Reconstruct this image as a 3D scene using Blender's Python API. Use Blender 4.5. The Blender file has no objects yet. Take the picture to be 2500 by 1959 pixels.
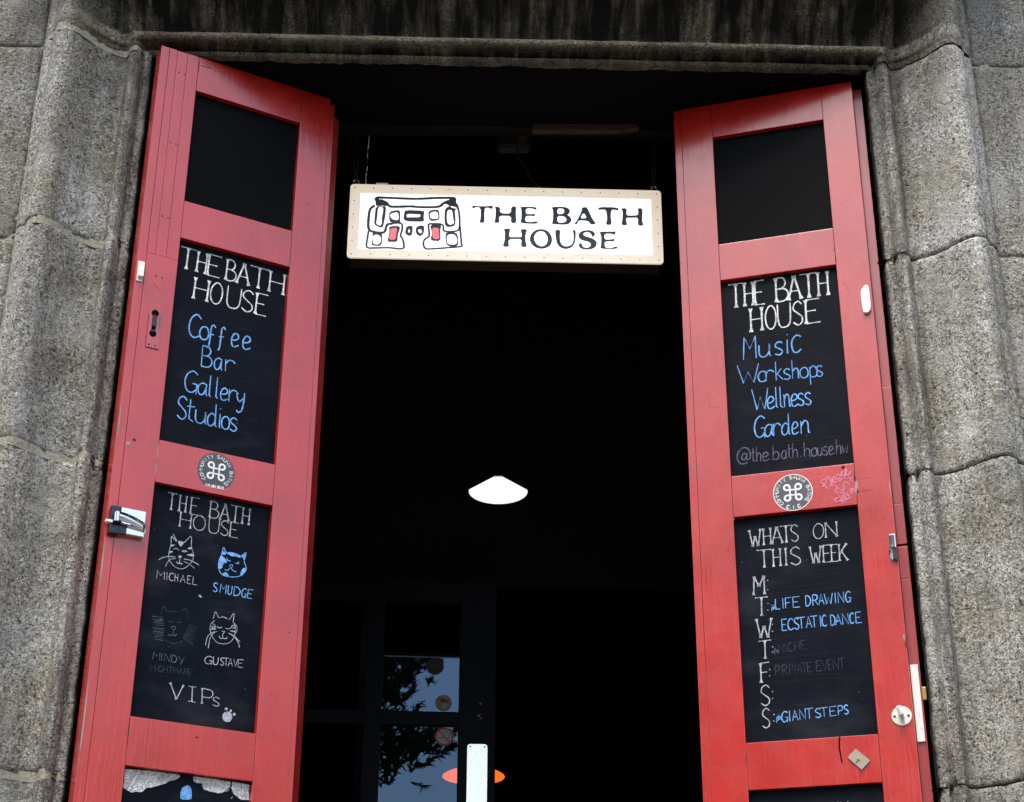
import bpy, bmesh, math, random
from mathutils import Vector, Matrix, noise
random.seed(11)
R = math.radians
sc = bpy.context.scene
EYE = 1.5
# ------------------------------------------------------------------ camera
cam = bpy.data.cameras.new("camera"); co = bpy.data.objects.new("camera", cam)
sc.collection.objects.link(co); sc.camera = co
cam.sensor_width = 36.0; cam.lens = 60.158; cam.clip_start = 0.05; cam.clip_end = 500
co.matrix_world = Matrix.Translation((0, 0, EYE)) @ Matrix.Rotation(R(90 + 25.885), 4, 'X') @ Matrix.Rotation(0.00618, 4, 'Z')
# ------------------------------------------------------------------ light
w = bpy.data.worlds.new("World"); sc.world = w; w.use_nodes = True
wn = w.node_tree.nodes; wl = w.node_tree.links; bg = wn["Background"]
sky = wn.new("ShaderNodeTexSky"); sky.sky_type = 'NISHITA'; sky.sun_disc = False
SUN_EL, SUN_AZ = 62, 200          # azimuth clockwise from north (+y): sun high behind the viewer
sky.sun_elevation = R(SUN_EL); sky.sun_rotation = R(SUN_AZ)
sky.air_density = 1.6; sky.dust_density = 4.0; sky.ozone_density = 1.5
hs = wn.new("ShaderNodeHueSaturation"); hs.inputs['Saturation'].default_value = 1.0
wl.new(sky.outputs[0], hs.inputs['Color']); wl.new(hs.outputs[0], bg.inputs[0]); bg.inputs[1].default_value = 0.15
sl = bpy.data.lights.new("sun", 'SUN'); sl.energy = 1.45; sl.angle = R(32); sl.color = (1, .96, .91)
so = bpy.data.objects.new("sun", sl); sc.collection.objects.link(so)
az, el = R(SUN_AZ), R(SUN_EL)
so.rotation_euler = Vector((math.sin(az)*math.cos(el), math.cos(az)*math.cos(el), math.sin(el))).to_track_quat('Z', 'Y').to_euler()
so.location = (0, -5, 12)
sc.view_settings.view_transform = 'Standard'; sc.view_settings.look = 'None'
sc.view_settings.exposure = 1.08; sc.view_settings.gamma = 1.0; sc.view_settings.use_curve_mapping = False
sc.render.engine = 'CYCLES'; sc.cycles.max_bounces = 6
# ------------------------------------------------------------------ helpers
COL = sc.collection
def tag(o, label=None, cat=None, group=None, kind=None):
    if label: o['label'] = label
    if cat: o['category'] = cat
    if group: o['group'] = group
    if kind: o['kind'] = kind
    return o
def empty(name, loc=(0,0,0), rz=0.0):
    o = bpy.data.objects.new(name, None); COL.objects.link(o); o.empty_display_size = .1
    o.location = loc; o.rotation_euler = (0, 0, rz); return o
def link(name, me, mat, parent=None, smooth=False):
    o = bpy.data.objects.new(name, me); COL.objects.link(o)
    if parent: o.parent = parent
    if mat and not me.materials: me.materials.append(mat)
    if smooth:
        for p in me.polygons: p.use_smooth = True
    return o
def frm(name, bm, mat, parent=None, smooth=False):
    me = bpy.data.meshes.new(name); bm.normal_update(); bm.to_mesh(me); bm.free()
    return link(name, me, mat, parent, smooth)
def box(bm, x0, x1, y0, y1, z0, z1, bev=0.0, M=None):
    r = bmesh.ops.create_cube(bm, size=1.0)
    vs = r['verts']
    for v in vs: v.co = Vector(((x0+x1)/2 + v.co.x*(x1-x0), (y0+y1)/2 + v.co.y*(y1-y0), (z0+z1)/2 + v.co.z*(z1-z0)))
    if bev > 0:
        es = list({e for v in vs for e in v.link_edges})
        rr = bmesh.ops.bevel(bm, geom=es, offset=bev, segments=2, affect='EDGES', profile=.7)
        vs = list({v for f in rr['faces'] for v in f.verts} | {v for v in vs if v.is_valid})
    if M is not None:
        for v in vs: v.co = M @ v.co
    return vs
def cyl(bm, p0, p1, r0, r1=None, n=16, cap=True):
    p0, p1 = Vector(p0), Vector(p1); d = p1-p0; r1 = r0 if r1 is None else r1
    M = Matrix.Translation((p0+p1)/2) @ d.to_track_quat('Z', 'Y').to_matrix().to_4x4()
    return bmesh.ops.create_cone(bm, cap_ends=cap, segments=n, radius1=r0, radius2=r1, depth=d.length, matrix=M)['verts']
def tube(bm, pts, r, n=6):
    pts = [Vector(p) for p in pts]; rings = []
    for i, p in enumerate(pts):
        d = (pts[min(i+1, len(pts)-1)] - pts[max(i-1, 0)]).normalized()
        q = d.to_track_quat('Z', 'Y'); rr = r[i] if isinstance(r, (list, tuple)) else r
        rings.append([bm.verts.new(p + q @ Vector((math.cos(2*math.pi*k/n)*rr, math.sin(2*math.pi*k/n)*rr, 0))) for k in range(n)])
    for a, b in zip(rings, rings[1:]):
        for k in range(n): bm.faces.new((a[k], a[(k+1) % n], b[(k+1) % n], b[k]))
    bm.faces.new(rings[0][::-1]); bm.faces.new(rings[-1])
def lathe(bm, prof, c, n=32):
    rings = []
    for r, z in prof: rings.append([bm.verts.new((c[0]+r*math.cos(2*math.pi*k/n), c[1]+r*math.sin(2*math.pi*k/n), c[2]+z)) for k in range(n)])
    for a, b in zip(rings, rings[1:]):
        for k in range(n): bm.faces.new((a[k], a[(k+1) % n], b[(k+1) % n], b[k]))
    return rings
def plate(bm, outline, y0, y1):
    """prism: outline in (x, z), from front y0 back to y1"""
    a = [bm.verts.new((x, y0, z)) for x, z in outline]; b = [bm.verts.new((x, y1, z)) for x, z in outline]
    n = len(a)
    bm.faces.new(a); bm.faces.new(b[::-1])
    for i in range(n): bm.faces.new((a[i], b[i], b[(i+1) % n], a[(i+1) % n]))
    bmesh.ops.recalc_face_normals(bm, faces=bm.faces[:])
# ------------------------------------------------------------------ materials
class MT:
    def __init__(s, name):
        s.m = bpy.data.materials.new(name); s.m.use_nodes = True; s.t = s.m.node_tree
        s.n = s.t.nodes; s.b = s.n["Principled BSDF"]
        s.tc = s.n.new("ShaderNodeTexCoord")
    def lk(s, a, b): s.t.links.new(a, b)
    def map(s, scale=(1,1,1), loc=(0,0,0)):
        m = s.n.new("ShaderNodeMapping"); m.inputs['Scale'].default_value = scale; m.inputs['Location'].default_value = loc
        s.lk(s.tc.outputs['Object'], m.inputs[0]); return m.outputs[0]
    def noise(s, scale, detail=4, rough=.6, vec=None, dist=0):
        m = s.n.new("ShaderNodeTexNoise"); m.inputs['Scale'].default_value = scale; m.inputs['Detail'].default_value = detail
        m.inputs['Roughness'].default_value = rough; m.inputs['Distortion'].default_value = dist
        s.lk(vec if vec else s.tc.outputs['Object'], m.inputs['Vector']); return m.outputs['Fac']
    def ramp(s, fac, stops):
        m = s.n.new("ShaderNodeValToRGB"); e = m.color_ramp.elements
        for i, (p, c) in enumerate(stops):
            x = e[i] if i < 2 else e.new(p)
            x.position = p; x.color = (c if len(c) == 4 else (*c, 1)) if isinstance(c, tuple) else (c, c, c, 1)
        s.lk(fac, m.inputs[0]); return m.outputs[0]
    def mix(s, fac, a, b, mode='MIX'):
        m = s.n.new("ShaderNodeMix"); m.data_type = 'RGBA'; m.blend_type = mode
        for i, v in ((0, fac), (6, a), (7, b)):
            if hasattr(v, 'links'): s.lk(v, m.inputs[i])
            else: m.inputs[i].default_value = v if i == 0 else (*v, 1)
        return m.outputs[2]
    def math(s, op, a, b=0.0):
        m = s.n.new("ShaderNodeMath"); m.operation = op
        for i, v in ((0, a), (1, b)):
            if hasattr(v, 'links'): s.lk(v, m.inputs[i])
            else: m.inputs[i].default_value = v
        return m.outputs[0]
    def sep(s):
        m = s.n.new("ShaderNodeSeparateXYZ"); s.lk(s.tc.outputs['Object'], m.inputs[0]); return m.outputs
    def bump(s, h, strength, dist, prev=None):
        m = s.n.new("ShaderNodeBump"); m.inputs['Strength'].default_value = strength; m.inputs['Distance'].default_value = dist
        s.lk(h, m.inputs['Height'])
        if prev: s.lk(prev, m.inputs['Normal'])
        return m.outputs[0]
    def set(s, color=None, rough=.5, metal=0, spec=None, normal=None):
        b = s.b.inputs
        if color is not None:
            if hasattr(color, 'links'): s.lk(color, b['Base Color'])
            else: b['Base Color'].default_value = (*color, 1)
        if hasattr(rough, 'links'): s.lk(rough, b['Roughness'])
        else: b['Roughness'].default_value = rough
        b['Metallic'].default_value = metal
        if spec is not None: b['Specular IOR Level'].default_value = spec
        if normal: s.lk(normal, b['Normal'])
        return s.m
def flat(name, c, rough=.5, metal=0, spec=None): return MT(name).set(c, rough, metal, spec)

def stone(name, soot):
    t = MT(name)
    grain = t.noise(175, 3, .8)
    grain2 = t.noise(72, 4, .75)
    pit = t.noise(115, 2, .6, vec=t.map((1,1,1), (11,5,7)))
    big = t.noise(4.5, 5, .6)
    base = t.ramp(grain, [(.34, (.09,.087,.08)), (.45, (.24,.233,.215)), (.55, (.38,.372,.348)), (.70, (.66,.65,.62))])
    base = t.mix(.08, base, (.335,.333,.320))
    base2 = t.ramp(grain2, [(.38, .62), (.50, 1.0), (.62, 1.18)])
    c = t.mix(1, base, base2, 'MULTIPLY')
    c = t.mix(t.ramp(pit, [(.30, .85), (.40, 0.0)]), c, (.035,.033,.031))
    tone = t.ramp(big, [(.30, (.55,.535,.50)), (.44, (.90,.885,.84)), (.55, (1.07,1.075,1.075)), (.68, (1.30,1.33,1.40))])
    c = t.mix(1, c, tone, 'MULTIPLY')
    # patches where the face is smoother and paler, others blackened
    pa = t.ramp(t.noise(9, 4, .6, vec=t.map((1,1,.7), (2,4,9))), [(.50, 0.0), (.62, .55)])
    c = t.mix(pa, c, t.mix(1, tone, (.33,.325,.305), 'MULTIPLY'))
    cr = t.ramp(t.noise(6, 6, .7, vec=t.map((1,1,.6), (8,1,3))), [(.56, 0.0), (.70, .6)])
    c = t.mix(cr, c, t.mix(1, c, (.42,.40,.37), 'MULTIPLY'))
    # yellow-green lichen and warm patches
    li = t.ramp(t.noise(7, 4, .6, vec=t.map((1,1,.55), (3,1,2))), [(.56, 0.0), (.72, .36)])
    c = t.mix(li, c, t.mix(1, c, (1.0,.90,.60), 'MULTIPLY'))
    # vertical weathering runs
    st = t.ramp(t.noise(1, 4, .55, vec=t.map((16,16,1.1))), [(.40, .6), (.58, 1.05)])
    c = t.mix(.6, c, t.mix(1, c, st, 'MULTIPLY'))
    oi = t.n.new("ShaderNodeObjectInfo")
    c = t.mix(1, c, t.ramp(oi.outputs['Random'], [(0, (.86,.86,.86)), (1, (1.12,1.11,1.09))]), 'MULTIPLY')
    z = t.sep()[2]; x = t.sep()[0]
    if soot:
        s1 = t.noise(1, 5, .6, vec=t.map((34, 6, 2.2)))
        s2 = t.noise(1, 4, .6, vec=t.map((7, 3, 4.0), (5,2,1)))
        m = t.math('ADD', t.math('MULTIPLY', s1, .48), t.math('MULTIPLY', s2, .52))
        m = t.ramp(m, [(.45, 1.0), (.52, .76), (.60, .12)])
        # soot sits on the head of the architrave, fading on to the outer corner blocks
        ax = t.math('ABSOLUTE', t.math('ADD', x, .01))
        side = t.n.new("ShaderNodeMapRange"); t.lk(ax, side.inputs[0]); side.inputs[1].default_value = 1.10; side.inputs[2].default_value = 1.22
        side.inputs[3].default_value = 1; side.inputs[4].default_value = .25; side.clamp = True
        m = t.math('MULTIPLY', m, side.outputs[0])
        zb_ = t.math('ABSOLUTE', t.math('SUBTRACT', z, EYE+2.9665+.047)); rl = t.n.new("ShaderNodeMapRange"); t.lk(zb_, rl.inputs[0])
        rl.inputs[1].default_value = .012; rl.inputs[2].default_value = .024; rl.inputs[3].default_value = .93; rl.inputs[4].default_value = 0; rl.clamp = True
        zl_ = t.n.new("ShaderNodeMapRange"); t.lk(z, zl_.inputs[0]); zl_.inputs[1].default_value = EYE+2.9665+.012; zl_.inputs[2].default_value = EYE+2.9665+.020
        zl_.inputs[3].default_value = .45; zl_.inputs[4].default_value = 0; zl_.clamp = True
        m = t.math('MULTIPLY', m, t.math('SUBTRACT', 1.0, t.math('ADD', rl.outputs[0], zl_.outputs[0])))
        c = t.mix(m, c, (.006,.005,.004))
        sb = t.mix(1, c, (.74,.67,.55), 'MULTIPLY')
        c = t.mix(side.outputs[0], c, sb)
    else:
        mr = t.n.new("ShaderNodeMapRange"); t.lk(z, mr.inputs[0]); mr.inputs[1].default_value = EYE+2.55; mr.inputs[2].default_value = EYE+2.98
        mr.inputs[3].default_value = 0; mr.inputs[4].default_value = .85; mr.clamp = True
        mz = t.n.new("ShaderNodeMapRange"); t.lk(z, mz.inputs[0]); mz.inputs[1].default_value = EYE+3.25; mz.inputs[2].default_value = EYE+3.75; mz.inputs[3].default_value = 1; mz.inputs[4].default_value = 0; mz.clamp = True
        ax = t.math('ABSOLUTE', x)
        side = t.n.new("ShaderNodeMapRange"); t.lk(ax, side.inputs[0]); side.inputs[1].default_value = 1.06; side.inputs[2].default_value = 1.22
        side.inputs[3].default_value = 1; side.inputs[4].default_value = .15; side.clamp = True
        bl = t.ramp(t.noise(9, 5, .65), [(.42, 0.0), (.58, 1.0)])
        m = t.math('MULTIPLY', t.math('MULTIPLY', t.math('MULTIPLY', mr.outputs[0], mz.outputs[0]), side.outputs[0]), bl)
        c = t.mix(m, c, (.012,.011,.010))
        # shade of the reveal painted into the colour on the return of the opening
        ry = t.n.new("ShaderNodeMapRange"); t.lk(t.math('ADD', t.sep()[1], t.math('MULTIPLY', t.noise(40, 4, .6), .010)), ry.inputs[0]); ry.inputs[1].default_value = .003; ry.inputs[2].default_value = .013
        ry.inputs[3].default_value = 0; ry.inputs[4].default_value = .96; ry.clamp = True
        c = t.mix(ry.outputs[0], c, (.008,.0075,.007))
        # black crust hugging the inner groove, broken up
        gx = t.math('ABSOLUTE', t.math('SUBTRACT', ax, 1.045))
        gm = t.n.new("ShaderNodeMapRange"); t.lk(gx, gm.inputs[0]); gm.inputs[1].default_value = .012; gm.inputs[2].default_value = .05
        gm.inputs[3].default_value = .55; gm.inputs[4].default_value = 0; gm.clamp = True
        m2 = t.math('MULTIPLY', gm.outputs[0], t.ramp(t.noise(1, 5, .6, vec=t.map((60,60,5))), [(.4, 0.0), (.6, 1.0)]))
        c = t.mix(m2, c, (.03,.027,.024))
    h = t.math('ADD', t.math('MULTIPLY', grain, .5), grain2)
    h = t.math('ADD', h, t.ramp(pit, [(.30, 0.0), (.41, .5)]))
    nb = t.bump(h, 1.0, .009)
    return t.set(c, .93, 0, .25, nb)
M = {}
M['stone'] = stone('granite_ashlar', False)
M['stone_soot'] = stone('sooty_granite', True)
def mk_mortar(name, c):
    t = MT(name); n1 = t.noise(120, 3, .6)
    return t.set(t.mix(1, c, t.ramp(n1, [(.35, .65), (.6, 1.1)]), 'MULTIPLY'), .95, 0, .2, t.bump(n1, .4, .003))
M['mortar'] = mk_mortar('lime_mortar', (.30,.285,.235))
M['mortar_dark'] = mk_mortar('old_mortar', (.07,.062,.05))
def mk_paint(name, c, worn=.5, rough=.24):
    t = MT(name)
    big = t.noise(5, 5, .6); fine = t.noise(1, 4, .6, vec=t.map((90, 90, 7)))
    col = t.mix(1, c, t.ramp(big, [(.3, (.82,.80,.80)), (.6, (1.05,1.05,1.05))]), 'MULTIPLY')
    smut = t.ramp(t.noise(14, 5, .7), [(.60, 0.0), (.78, .35)])
    col = t.mix(smut, col, (.16,.012,.02))
    # pin-head chips and knocks
    scf = t.ramp(t.noise(1, 5, .7, vec=t.map((22, 22, 3.5), (4,1,2))), [(.55, 0.0), (.75, .30)])
    col = t.mix(scf, col, (.50,.07,.06))
    scd = t.ramp(t.noise(3, 6, .75, vec=t.map((1,1,.5), (9,2,2))), [(.54, 0.0), (.72, .40)])
    col = t.mix(scd, col, (.20,.010,.014))
    chip = t.ramp(t.noise(70, 2, .5), [(.745, 0.0), (.76, 1.0)])
    col = t.mix(t.math('MULTIPLY', chip, worn), col, (.10,.04,.04))
    chip2 = t.ramp(t.noise(110, 2, .5, vec=t.map((1,1,1), (7,3,5))), [(.77, 0.0), (.78, 1.0)])
    col = t.mix(t.math('MULTIPLY', chip2, worn), col, (.5,.42,.38))
    rg = t.ramp(t.noise(11, 5, .6), [(.3, rough-.08), (.7, rough+.14)])
    nb = t.bump(fine, .22, .003); nb = t.bump(t.noise(260, 2, .6), .10, .0006, nb)
    t.b.inputs['Coat Weight'].default_value = 1.0; t.b.inputs['Coat Roughness'].default_value = .16; t.lk(nb, t.b.inputs['Coat Normal'])
    return t.set(col, rg, 0, .6, nb)
M['red'] = mk_paint('red_gloss_paint', (.43,.015,.011))
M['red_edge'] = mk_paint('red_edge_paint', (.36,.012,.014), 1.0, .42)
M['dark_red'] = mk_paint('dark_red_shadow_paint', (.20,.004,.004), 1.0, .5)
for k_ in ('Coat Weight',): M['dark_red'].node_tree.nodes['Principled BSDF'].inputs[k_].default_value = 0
M['crack'] = flat('paint_crack', (.02,.004,.004), .9, 0, .1)
t = MT('chalkboard'); n1 = t.noise(6, 5, .65); n2 = t.noise(1, 4, .6, vec=t.map((3,3,40)))
col = t.mix(t.ramp(n1, [(.35, 0.0), (.75, .8)]), (.0018,.0032,.0075), (.0048,.0072,.0135))
col = t.mix(t.ramp(n2, [(.5, 0.0), (.8, .35)]), col, (.009,.011,.016))
col = t.mix(t.ramp(t.noise(1, 5, .65, vec=t.map((5,5,9), (3,0,6))), [(.52, 0.0), (.78, .5)]), col, (.030,.034,.042))
col = t.mix(t.ramp(t.noise(150, 2, .5), [(.76, 0.0), (.79, .6)]), col, (.12,.13,.14))
M['board'] = t.set(col, .5, 0, .07, t.bump(t.noise(300, 2), .08, .0005))
t = MT('chalkboard_top'); M['board_blank'] = t.set(t.mix(t.ramp(t.noise(4, 4), [(.35, 0.0), (.75, .7)]), (.0008,.001,.0018), (.002,.0028,.005)), .5, 0, .05)
def chalk(name, c, dark=.25, lo=.36, hi=.52):
    t = MT(name); k = t.ramp(t.noise(420, 3, .7), [(lo, 0.0), (hi, 1.0)])
    k2 = t.ramp(t.noise(60, 3, .6), [(.3, .55), (.6, 1.0)])
    col = t.mix(1, t.mix(k, tuple(x*dark for x in c), c), k2, 'MULTIPLY')
    return t.set(col, .95, 0, .05)
M['white'] = chalk('white_chalk', (.90,.92,.94))
M['chalk'] = chalk('soft_white_chalk', (.52,.54,.60))
M['blue'] = chalk('blue_chalk', (.22,.50,1.0), .5)
M['violet'] = chalk('grey_chalk', (.50,.53,.66))
M['dim'] = chalk('rubbed_chalk', (.13,.17,.24), .3)
M['dimviolet'] = chalk('faded_violet_chalk', (.19,.18,.27), .3)
M['dimmer'] = chalk('faded_chalk', (.060,.068,.092), .35)
M['faint'] = chalk('ruled_line_chalk', (.055,.06,.07), .3)
M['pink'] = chalk('pink_chalk', (.80,.30,.46), .75, .3, .5)
M['white_plastic'] = flat('white_plastic', (.85,.86,.86), .35)
M['cream_metal'] = flat('cream_enamel', (.72,.70,.60), .35)
M['chrome'] = flat('polished_chrome', (.80,.82,.88), .06, 1)
M['dull_steel'] = flat('dull_steel', (.50,.48,.44), .38, 1)
M['black_iron'] = flat('black_iron', (.012,.012,.014), .4)
M['black'] = flat('black_void', (.002,.002,.002), .9, 0, .05)
M['brass'] = flat('brass', (.55,.36,.13), .35, 1)
t = MT('worn_aluminium'); M['alu'] = t.set(t.mix(t.ramp(t.noise(1, 5, .7, vec=t.map((120,120,14))), [(.60, 0.0), (.68, 1.0)]), (.86,.85,.83), (.12,.10,.09)), .42, .35)
t = MT('glowing_sign_plywood'); g = t.noise(1, 5, .65, vec=t.map((5, 5, 60), (1,0,0))); g2 = t.noise(16, 5, .7, dist=1.5)
M['ply'] = t.set(t.mix(t.ramp(g2, [(.50, 0.0), (.72, .5)]), t.mix(t.ramp(g, [(.3, 0.0), (.7, 1.0)]), (.86,.78,.68), (.92,.87,.80)), (.60,.46,.34)), .4)
t.b.inputs['Emission Color'].default_value = (1,.84,.62,1); t.b.inputs['Emission Strength'].default_value = .23  # slight glow put into the plywood to brighten the sign frame
t = MT('sign_case_wood'); M['case'] = t.set((.05,.022,.012), .6)
M['nail'] = flat('nail_head', (.30,.24,.18), .4, .5)
t = MT('lit_acrylic'); t.b.inputs['Emission Color'].default_value = (1,1,1,1); t.b.inputs['Emission Strength'].default_value = .5; M['acrylic'] = t.set((.80,.80,.80), .3)
M['ink'] = flat('navy_ink', (.010,.013,.030), .35)
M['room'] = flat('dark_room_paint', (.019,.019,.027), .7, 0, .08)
M['soffit'] = flat('shade_black_soffit', (.004,.003,.003), .95, 0, .05)  # lack of light under the lintel put into the colour
M['navy'] = MT('navy_joinery').set((.0028,.0055,.0125), .5, 0, .10)
t = MT('raw_timber'); M['timber'] = t.set(t.mix(t.ramp(t.noise(1, 5, .7, vec=t.map((9,9,90))), [(.35, 0.0), (.65, 1.0)]), (.02,.006,.003), (.085,.036,.016)), .8)
M['dark_timber'] = flat('dark_head_timber', (.010,.006,.005), .7, 0, .2)
def emis(name, c, s):
    t = MT(name); t.b.inputs['Emission Color'].default_value = (*c, 1); t.b.inputs['Emission Strength'].default_value = s
    return t.set(tuple(x*.7 for x in c), .4)
M['signred'] = emis('sign_red_backlit', (.9,.20,.24), .35)
M['opal'] = emis('opal_glass_lit', (.93,1,.96), .52)
M['opal_rim'] = emis('opal_glass_rim', (.80,.87,.86), .30)
M['orange'] = emis('orange_glass_lit', (1,.16,.018), .55)
# window glass: clear pane with a mirror-like sheen
t = MT('window_glass'); tr = t.n.new("ShaderNodeBsdfTransparent"); gl = t.n.new("ShaderNodeBsdfGlossy"); mx = t.n.new("ShaderNodeMixShader")
tr.inputs[0].default_value = (.86,.88,.9,1); gl.inputs['Roughness'].default_value = 0.0; gl.inputs[0].default_value = (.38,.60,1,1)
lw = t.n.new("ShaderNodeFresnel"); lw.inputs[0].default_value = 1.62
t.lk(t.math('MULTIPLY', lw.outputs[0], 1.75), mx.inputs[0]); t.lk(tr.outputs[0], mx.inputs[1]); t.lk(gl.outputs[0], mx.inputs[2])
t.lk(mx.outputs[0], t.n['Material Output'].inputs[0]); M['glass'] = t.m
t = MT('leaf'); M['leaf'] = t.set(t.mix(t.ramp(t.noise(2.2, 3), [(.35, 0.0), (.65, 1.0)]), (.04,.065,.016), (.12,.155,.035)), .6)
M['bark'] = flat('bark', (.07,.055,.04), .9)
t = MT('paving'); M['paving'] = t.set(t.mix(t.ramp(t.noise(3, 5), [(.3, 0.0), (.7, 1.0)]), (.10,.098,.092), (.15,.145,.135)), .9)
M['asphalt'] = flat('asphalt', (.05,.05,.052), .9)
# ------------------------------------------------------------------ ground
def slab(name, x0, x1, y0, y1, z0, z1, mat, label=None):
    bm = bmesh.new(); box(bm, x0, x1, y0, y1, z0, z1); o = frm(name, bm, mat); tag(o, kind='structure')
    return o
bm = bmesh.new(); box(bm, -150, 150, -150, 150, -.30, -.12); tag(frm('road', bm, M['asphalt']), kind='structure')
slab('pavement', -150, 150, -2.6, 4.5, -.118, 0.0, M['paving'])
slab('kerb', -150, 150, -2.75, -2.604, -.118, .006, M['paving'])
for i in range(3):
    o = slab('step', -1.5 + i*.1, 1.5 - i*.1, 2.55 + i*.33, 3.75, i*.15 + .002, (i+1)*.15, M['paving']); o['kind'] = 'structure'
# ------------------------------------------------------------------ facade
FY, FA = 3.9235, .0234
fac = empty('stone_doorway', (0, FY, 0), FA)
tag(fac, 'weathered grey granite building front with a rounded moulded door surround', 'building')
XL, XR, ZS = -1.0155, .9945, EYE + 2.9665
PROF = [(.028,-.036),(.012,-.034),(.002,-.030),(0,-.02),(.001,-.006),(.004,0),(.009,.002),(.0125,.003),(.0145,-.004),(.017,-.010),(.020,-.009),(.0225,.004),(.025,.020),(.029,.034),(.036,.042),(.043,.043),(.050,.039),(.057,.030),(.063,.018),(.068,.009),(.073,.005),(.080,.006),(.090,.011),(.100,.018),(.112,.027),(.125,.038),(.138,.051),(.150,.065),(.161,.082),(.172,.098),(.183,.113),(.194,.124),(.205,.130),(.216,.132),(.228,.129),(.240,.120),(.249,.107),(.255,.092),(.259,.086),(.266,.084),(.274,.079),(.281,.070),(.287,.057),(.291,.044),(.294,.034),(.296,.024)]
def dense(pr, step):
    out = [pr[0]]
    for a, b in zip(pr, pr[1:]):
        L = math.hypot(b[0]-a[0], b[1]-a[1]); n = max(1, int(math.ceil(L/step))) if L < .09 else 3
        for k in range(1, n+1): out.append((a[0]+(b[0]-a[0])*k/n, a[1]+(b[1]-a[1])*k/n))
    return out
PD = dense(PROF, .0085)
PN = []
for i in range(len(PD)):
    a = PD[max(i-1, 0)]; b = PD[min(i+1, len(PD)-1)]
    tx, ty = b[0]-a[0], b[1]-a[1]; L = math.hypot(tx, ty) or 1
    PN.append((-ty/L, tx/L))       # outward normal in (o, d)
def rough(p, seed, amp=1.0):
    q = Vector((p[0]+seed*3.1, p[1]*1.0+seed, p[2]))
    return amp*(.0028*noise.noise(q*12) + .0018*noise.noise(q*45) + .0016*noise.noise(q*95))
def chip(p, e, seed):
    """loss of material near a block end; e = distance to that end"""
    if e > .02: return 0
    k = 1-e/.02
    return -(.0016*k*k + max(0, noise.noise(Vector(p)*38+Vector((seed,0,0)))-.12)*.016*k)
PJ = [(o, d if not .012 < o < .024 else max(d, .0035+(o-.012)*.25)) for o, d in PD]
def jamb(side, z0, z1, seed, mat, lo=PJ, ln=PN):
    nz = max(2, int((z1-z0)/.0105)); verts = []; faces = []
    zs = [z0+(z1-z0)*k/nz for k in range(nz+1)]
    m = len(lo)
    zs = [z0+.0001]+zs+[z1-.0001]
    for j, z in enumerate(zs):
        inset = -.03 if j in (0, len(zs)-1) else 0
        for (o, d), (no, nd) in zip(lo, ln):
            p = (side*(1.0+o), -d, z)
            r = rough(p, seed) + chip(p, min(z-z0, z1-z), seed) + inset
            oo, dd = o+no*r, d+nd*r
            verts.append(((XL-oo) if side < 0 else (XR+oo), -dd, z))
    for j in range(len(zs)-1):
        for i in range(m-1):
            a, b, c, d_ = j*m+i, j*m+i+1, (j+1)*m+i+1, (j+1)*m+i
            faces.append((a, b, c, d_) if side > 0 else (a, d_, c, b))
    me = bpy.data.meshes.new('architrave_stone'); me.from_pydata(verts, [], faces); me.update()
    return link('architrave_stone', me, mat, fac, True)
JZ = [.45-.0, EYE-.42, EYE+.27, EYE+.927, EYE+1.716, EYE+2.341, EYE+2.9625]
for side in (-1, 1):
    g = .0060 if side < 0 else .0026
    for k in range(len(JZ)-1):
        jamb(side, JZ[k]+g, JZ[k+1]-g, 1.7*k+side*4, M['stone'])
    for k in range(1, len(JZ)):
        # mortar band: same profile set back a little
        ins = .0016 if side < 0 else .0070
        PM = [(o-n[0]*ins*1.0, d-n[1]*ins) for (o, d), n in zip(PJ, PN)]
        vs = []; fs = []; m = len(PM)
        for z in (JZ[k]-.012, JZ[k]+.012):
            for o, d in PM: vs.append(((XL-o) if side < 0 else (XR+o), -d, z))
        for i in range(m-1): fs.append((i, i+1, m+i+1, m+i) if side > 0 else (i, m+i, m+i+1, i+1))
        me = bpy.data.meshes.new('mortar_joint'); me.from_pydata(vs, [], fs); me.update()
        link('mortar_joint', me, M['mortar'] if side < 0 else M['mortar_dark'], fac, True)
# lintel: same moulding mitred round the head
def lintel():
    path = []
    nleg = 30; nh = 190; verts = []; faces = []
    PD_, PN_ = PD, PN; m = len(PD_)
    zb = JZ[-1] + .003
    U = [('L', k/nleg) for k in range(nleg)] + [('H', k/nh) for k in range(nh+1)] + [('R', 1-k/nleg) for k in range(1, nleg+1)]
    for s, t_ in U:
        for (o, d), (no, nd) in zip(PD_, PN_):
            if s == 'L': x, z = XL-o, zb+(ZS+o-zb)*t_; ex, ez = -1, 0
            elif s == 'R': x, z = XR+o, zb+(ZS+o-zb)*t_; ex, ez = 1, 0
            else: x, z = XL-o+(XR-XL+2*o)*t_, ZS+o; ex, ez = 0, 1
            e = (z-zb) if s != 'H' else 1
            r = rough((x, -d, z), 9.3, .6) + (chip((x, -d, z), e, 5) if o > .006 else 0)
            verts.append((x+ex*no*r, -(d+nd*r), z+ez*no*r))
    for j in range(len(U)-1):
        for i in range(m-1):
            a = j*m+i; faces.append((a, a+m, a+m+1, a+1))
    me = bpy.data.meshes.new('lintel'); me.from_pydata(verts, [], faces); me.update()
    bm = bmesh.new(); bm.from_mesh(me); bmesh.ops.recalc_face_normals(bm, faces=bm.faces[:]); bm.to_mesh(me); bm.free()
    return link('lintel', me, M['stone_soot'], fac, True)
lintel()
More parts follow.
